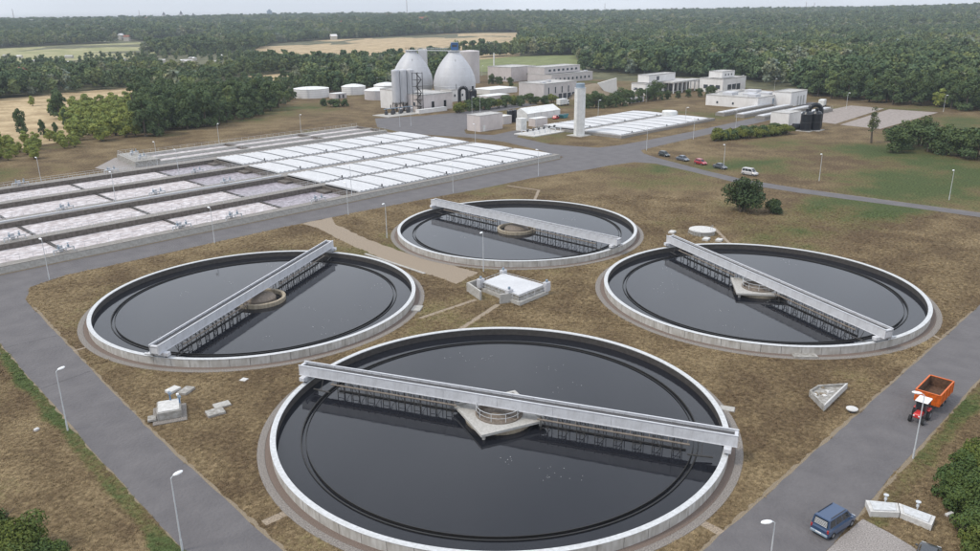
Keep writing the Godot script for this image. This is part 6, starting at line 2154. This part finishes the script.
func build_chambers() -> void:
	# block with two blue valves beside the access road
	var t := thing("valve_chamber", "pale concrete block with two blue valve posts beside the access road", "chamber", Vector3(-2.1, 0, 70.5), -0.42)
	var m := MB.new(); m.cbox(Vector3(0, 0.06, 0.1), Vector3(3.5, 0.18, 4.2), 0.05)
	obj("footing", m, mats["apron"], t)
	m = MB.new(); m.cbox(Vector3(0, 0.6, 0), Vector3(2.5, 0.92, 3.0), 0.05)
	obj("block", m, mats["old_concrete"], t)
	m = MB.new(); m.cbox(Vector3(0, 1.11, 0), Vector3(2.2, 0.1, 2.7), 0.03)
	obj("lid", m, mats["block_white"], t)
	m = MB.new(); m.cbox(Vector3(-1.8, 0.3, 0.9), Vector3(0.9, 0.3, 1.1), 0.05)
	obj("step", m, mats["old_concrete"], t)
	valve_post(t, Vector3(0.2, 1.16, -1.2), 0.75)
	valve_post(t, Vector3(1.15, 0.5, -0.2), 1.25)
	slab("cover_slab", "light concrete slab with fallen pipe stub behind the valve block", "slab", Vector3(0.7, 0, 65.2), Vector3(1.5, 0.35, 1.1), 0.3, "block_white")
	slab("cover_slab", "cracked grey slab lying on a mound behind the valve block", "slab", Vector3(1.7, 0, 66.5), Vector3(1.8, 0.3, 1.2), 0.5, "old_concrete")
	slab("shaft_cover", "grey shaft cover slab on the grass beside its lighter neighbour", "slab", Vector3(1.5, 0, 74.0), Vector3(1.9, 0.28, 1.5), -0.2, "old_concrete")
	slab("shaft_cover", "lighter grey shaft cover slab touching the darker cover slab", "slab", Vector3(2.9, 0, 72.8), Vector3(1.8, 0.2, 1.2), -0.2, "concrete")
	slab("manhole_cover", "small square pale manhole cover alone on the grass between two tanks", "manhole", Vector3(8.0, 0, 68.6), Vector3(0.8, 0.1, 0.8), 0.4, "block_white")
	slab("step_slab", "pale concrete step slab at the foot of the lone bush tank's wall", "slab", P(804, 356), Vector3(1.6, 0.25, 3.0), 0.75, "old_concrete")
	slab("step_slab", "pale concrete landing slab beside the access road tank's far wall", "slab", P(417, 309), Vector3(2.2, 0.2, 1.4), 0.6, "concrete")
	slab("step_slab", "concrete landing slab below the end of the long bridge, beside the gravel ring", "slab", P(727, 409), Vector3(1.1, 0.12, 1.6), 0.4, "concrete")
	var a := P(365, 254); var b := P(425, 274)
	for k in 9:
		var q: Vector3 = a.lerp(b, (k + 0.5) / 9.0)
		slab("channel_lid", "pale channel lid plank in the line between sand path and round tank", "slab", q, Vector3(a.distance_to(b) / 9.0 - 0.08, 0.14, 0.5), atan2(-(b - a).z, (b - a).x), "concrete", "channel lids in a line")
	for e in [[672, 233, 1.6, "pale slab with short pipe hoop near the round white lid"], [706, 240, 1.7, "long pale slab before the round white lid"], [719, 241, 1.5, "square pale slab at the end before the round white lid"]]:
		slab("shaft_slab", e[3], "slab", P(e[0], e[1]), Vector3(e[2], 0.4, 1.1), 0.2, "block_white")
	# round white lid chamber
	t = thing("lid_chamber", "round white lid chamber with step rail between the tanks and the lone bush", "chamber", P(702, 233.5))
	m = MB.new(); m.lathe([Vector2(2.45, -0.05), Vector2(2.45, 0.75), Vector2(2.2, 0.75)], 32)
	obj("shaft_ring", m, mats["old_concrete"], t)
	m = MB.new(); m.lathe([Vector2(2.6, 0.75), Vector2(2.6, 0.9), Vector2(1.4, 1.12), Vector2(0, 1.2)], 32)
	obj("lid", m, mats["block_white"], t)
	m = MB.new(); rail(m, Vector3(-2.6, 0.0, -1.6), Vector3(-2.6, 0, 1.0), 1.2); rail(m, Vector3(-0.4, 0.9, 2.0), Vector3(0.4, 0.9, 2.0), 0.8)
	obj("hand_rail", m, mats["lamp_steel"], t)
	# small white round lid near the triangular pit
	t = thing("vent_lid", "small white round vent lid on a dark neck beside the triangular pit", "vent", P(851.5, 411.5))
	m = MB.new(); m.cyl(Vector3(0, -0.05, 0), Vector3(0, 0.3, 0), 0.42, 0.42, 16)
	obj("neck", m, mats["dark_grey"], t)
	m = MB.new(); m.lathe([Vector2(0.62, 0.3), Vector2(0.62, 0.4), Vector2(0.3, 0.52), Vector2(0, 0.54)], 24)
	obj("lid", m, mats["block_white"], t)
	# triangular pit with low walls
	t = thing("triangular_pit", "low triangular concrete pit with rubble inside, on the grass by the road", "pit", Vector3.ZERO)
	var o := [P2(808.5, 396), P2(817, 390.5), P2(847, 388.5), P2(823.5, 411.5)]
	var c := Vector2.ZERO
	for q in o: c += q / 4.0
	for k in 4:
		var u: Vector2 = o[k]; var v: Vector2 = o[(k + 1) % 4]
		m = MB.new()
		m.prism(PackedVector2Array([u, v, v.lerp(c, 0.13), u.lerp(c, 0.13)]), -0.05, 0.72)
		obj("pit_wall", m, mats["block_white"] if k == 2 else mats["old_concrete"], t)
	m = MB.new()
	var inn := PackedVector2Array()
	for q in o: inn.append(q.lerp(c, 0.12))
	m.prism(inn, 0.0, 0.42)
	obj("pit_floor", m, mats["old_concrete"], t)
	for k in 7:
		m = MB.new()
		var q: Vector2 = c + Vector2(rng.randf_range(-1.4, 1.4), rng.randf_range(-0.8, 0.6))
		m.cbox(Vector3(q.x, 0.48, q.y), Vector3(rng.randf_range(0.3, 0.9), 0.18, rng.randf_range(0.2, 0.5)), 0.04, Basis(Vector3.UP, rng.randf() * 3))
		obj("rubble", m, mats["kerb_sand"] if k % 2 else mats["block_white"], t)
	# bent flat chamber with two hand wheels
	t = thing("slab_chamber", "flat white bent slab chamber with two hand wheel posts on the grass", "chamber", Vector3.ZERO)
	var hh := 0.55
	var seg := [[P2(865.5, 500, hh), P2(897.5, 503, hh), P2(899.5, 512.5, hh), P2(870.5, 511.5, hh)], [P2(898.5, 503, hh), P2(935.5, 516.5, hh), P2(931.5, 525.5, hh), P2(900.5, 512.8, hh)]]
	for s in seg:
		m = MB.new(); m.prism(PackedVector2Array(s), -0.05, hh)
		obj("slab_block", m, mats["block_white"], t)
		var cc := Vector2.ZERO
		for q in s: cc += q / 4.0
		var lid := PackedVector2Array()
		for q in s: lid.append(q.lerp(cc, 0.22))
		m = MB.new(); m.prism(lid, hh, hh + 0.1)
		obj("lid", m, mats["rim_concrete"], t)
	for q in [P(885, 502, hh), P(917, 509, hh)]:
		m = MB.new()
		m.cyl(q, q + Vector3(0, 0.7, 0), 0.06, 0.05, 8)
		m.cyl(q + Vector3(0, 0.7, 0), q + Vector3(0, 0.76, 0), 0.22, 0.22, 14)
		m.cbox(q + Vector3(0, 0.35, 0), Vector3(0.22, 0.25, 0.22), 0.03)
		obj("hand_wheel_post", m, mats["lamp_steel"], t)
	slab("kerb_stone", "short white stone lying before the green bushes", "stone", P(949, 515), Vector3(0.8, 0.22, 0.3), -0.4, "block_white")
	slab("kerb_stone", "small white stone lying alone on the dry bank by the access road", "stone", Vector3(-13.6, 0, 63.5), Vector3(0.5, 0.25, 0.35), 0.4, "block_white")
	# distribution chamber between the four tanks
	t = thing("distribution_chamber", "railed concrete distribution chamber with white roof slab between the four tanks", "chamber", Vector3.ZERO)
	var Y := 1.55
	var top := [P2(483.5, 281.5, Y), P2(504, 273.5, Y), P2(543.5, 284.5, Y), P2(518.5, 294.5, Y)]
	m = MB.new(); m.prism(PackedVector2Array(top), -0.05, Y - 0.2)
	obj("body", m, mats["old_concrete"], t)
	var cc2 := Vector2.ZERO
	for q in top: cc2 += q / 4.0
	var lid2 := PackedVector2Array()
	for q in top: lid2.append(q.lerp(cc2, -0.03))
	m = MB.new(); m.prism(lid2, Y - 0.2, Y)
	obj("roof_slab", m, mats["cover_white"], t)
	var ring := PackedVector2Array()
	for q in top: ring.append(q.lerp(cc2, -0.17))
	m = MB.new(); m.prism(ring, -0.04, 0.55)
	obj("plinth", m, mats["concrete"], t)
	# side bay with walls, towards the sand path
	var s0 := P2(466, 283.5, 1.1); var s1 := P2(478, 300, 0); var s2 := P2(499, 303.5, 0); var s3 := P2(514, 298, 0.6)
	for w in [[P2(468, 292, 0), P2(480, 300.5, 0), 1.5], [P2(500, 304, 0), P2(516, 302, 0), 1.5], [P2(468, 292, 0), P2(477, 284, 0.8), 1.5]]:
		var dirv: Vector2 = (w[1] - w[0]).normalized().orthogonal() * 0.3
		m = MB.new(); m.prism(PackedVector2Array([w[0], w[1], w[1] + dirv, w[0] + dirv]), -0.05, w[2])
		obj("bay_wall", m, mats["concrete"], t)
	for k in 4:
		var u: Vector2 = ring[k]; var v: Vector2 = ring[(k + 1) % 4]
		m = MB.new(); rail(m, Vector3(u.x, 0.55, u.y), Vector3(v.x, 0.55, v.y), 1.6)
		obj("hand_rail", m, mats["steel"], t)
	for q in [top[0], top[1], top[2], top[3].lerp(top[0], 0.25)]:
		m = MB.new()
		var at: Vector2 = q.lerp(cc2, -0.1)
		m.cbox(Vector3(at.x, 1.25, at.y), Vector3(1.1, 1.5, 0.8), 0.05)
		obj("gate_drive", m, mats["metal_clad"], t)
		m = MB.new(); m.cbox(Vector3(at.x, 2.2, at.y), Vector3(0.35, 0.4, 0.3), 0.04)
		obj("gate_motor", m, mats["dull_blue"], t)


func _ready() -> void:
	rng.seed = 4711
	# ------------------------------------------------ camera
	cam_f = Vector3(LOOK.x * cos(PITCH), -sin(PITCH), LOOK.y * cos(PITCH))
	var r0 := cam_f.cross(Vector3.UP).normalized()
	var u0 := r0.cross(cam_f)
	cam_r = r0 * cos(ROLL) - u0 * sin(ROLL)
	cam_u = u0 * cos(ROLL) + r0 * sin(ROLL)
	var cam := Camera3D.new()
	cam.name = "camera"
	cam.fov = 38.635
	cam.near = 0.5
	cam.far = 12000.0
	add_child(cam)
	cam.transform = Transform3D(Basis(cam_r, cam_u, -cam_f), CAM)
	cam.current = true
	# ------------------------------------------------ overcast sky, exposure
	var we := WorldEnvironment.new()
	we.name = "world_environment"
	var env := Environment.new()
	env.background_mode = Environment.BG_SKY
	var sm := ProceduralSkyMaterial.new()
	sm.sky_top_color = Color(0.885, 0.918, 0.972)
	sm.sky_horizon_color = Color(0.838, 0.855, 0.875)
	sm.sky_curve = 0.11
	sm.ground_bottom_color = Color(0.30, 0.29, 0.25)
	sm.ground_horizon_color = Color(0.45, 0.45, 0.42)
	sm.sun_angle_max = 1.0
	# soft unevenness of the cloud layer
	var cn := FastNoiseLite.new()
	cn.seed = 88
	cn.frequency = 0.009
	cn.fractal_octaves = 4
	var ci := cn.get_seamless_image(1024, 512)
	ci.convert(Image.FORMAT_RGBA8)
	var cd := ci.get_data()
	for k in 1024 * 512:
		var v := clampf((cd[k * 4] / 255.0 - 0.3) / 0.45, 0.0, 1.0)
		cd[k * 4] = 255; cd[k * 4 + 1] = 255; cd[k * 4 + 2] = 255
		cd[k * 4 + 3] = int(v * 66.0)
	sm.sky_cover = ImageTexture.create_from_image(Image.create_from_data(1024, 512, false, Image.FORMAT_RGBA8, cd))
	sm.sky_cover_modulate = Color(1, 1, 1, 1)
	var sky := Sky.new()
	sky.sky_material = sm
	env.sky = sky
	env.background_energy_multiplier = 1.0
	env.tonemap_mode = Environment.TONE_MAPPER_LINEAR
	env.tonemap_exposure = 1.28
	env.sdfgi_enabled = true
	env.ssao_enabled = true
	env.ssil_enabled = true
	env.fog_enabled = true
	env.fog_density = 0.00013
	env.fog_light_color = Color(0.86, 0.90, 0.95)
	we.environment = env
	add_child(we)
	# ------------------------------------------------ veiled sun, to the left of the view
	var sun := DirectionalLight3D.new()
	sun.name = "sun"
	sun.light_energy = 0.5
	sun.light_color = Color(1.0, 0.97, 0.92)
	sun.light_angular_distance = 12.0
	sun.shadow_enabled = true
	add_child(sun)
	sun.look_at_from_position(Vector3.ZERO, -Vector3(-0.86, 1.25, -0.42), Vector3.UP)
	make_materials()
	print("materials")
	build_ground()
	print("ground")
	build_roads()
	build_grass()
	build_tanks()
	build_basins()
	print("basins")
	build_plant()
	print("plant")
	make_kinds()
	place_houses()
	build_woods()
	build_shrubs()
	print("green")
	build_far()
	build_vehicles()
	build_lamps()
	build_chambers()
	print("done")
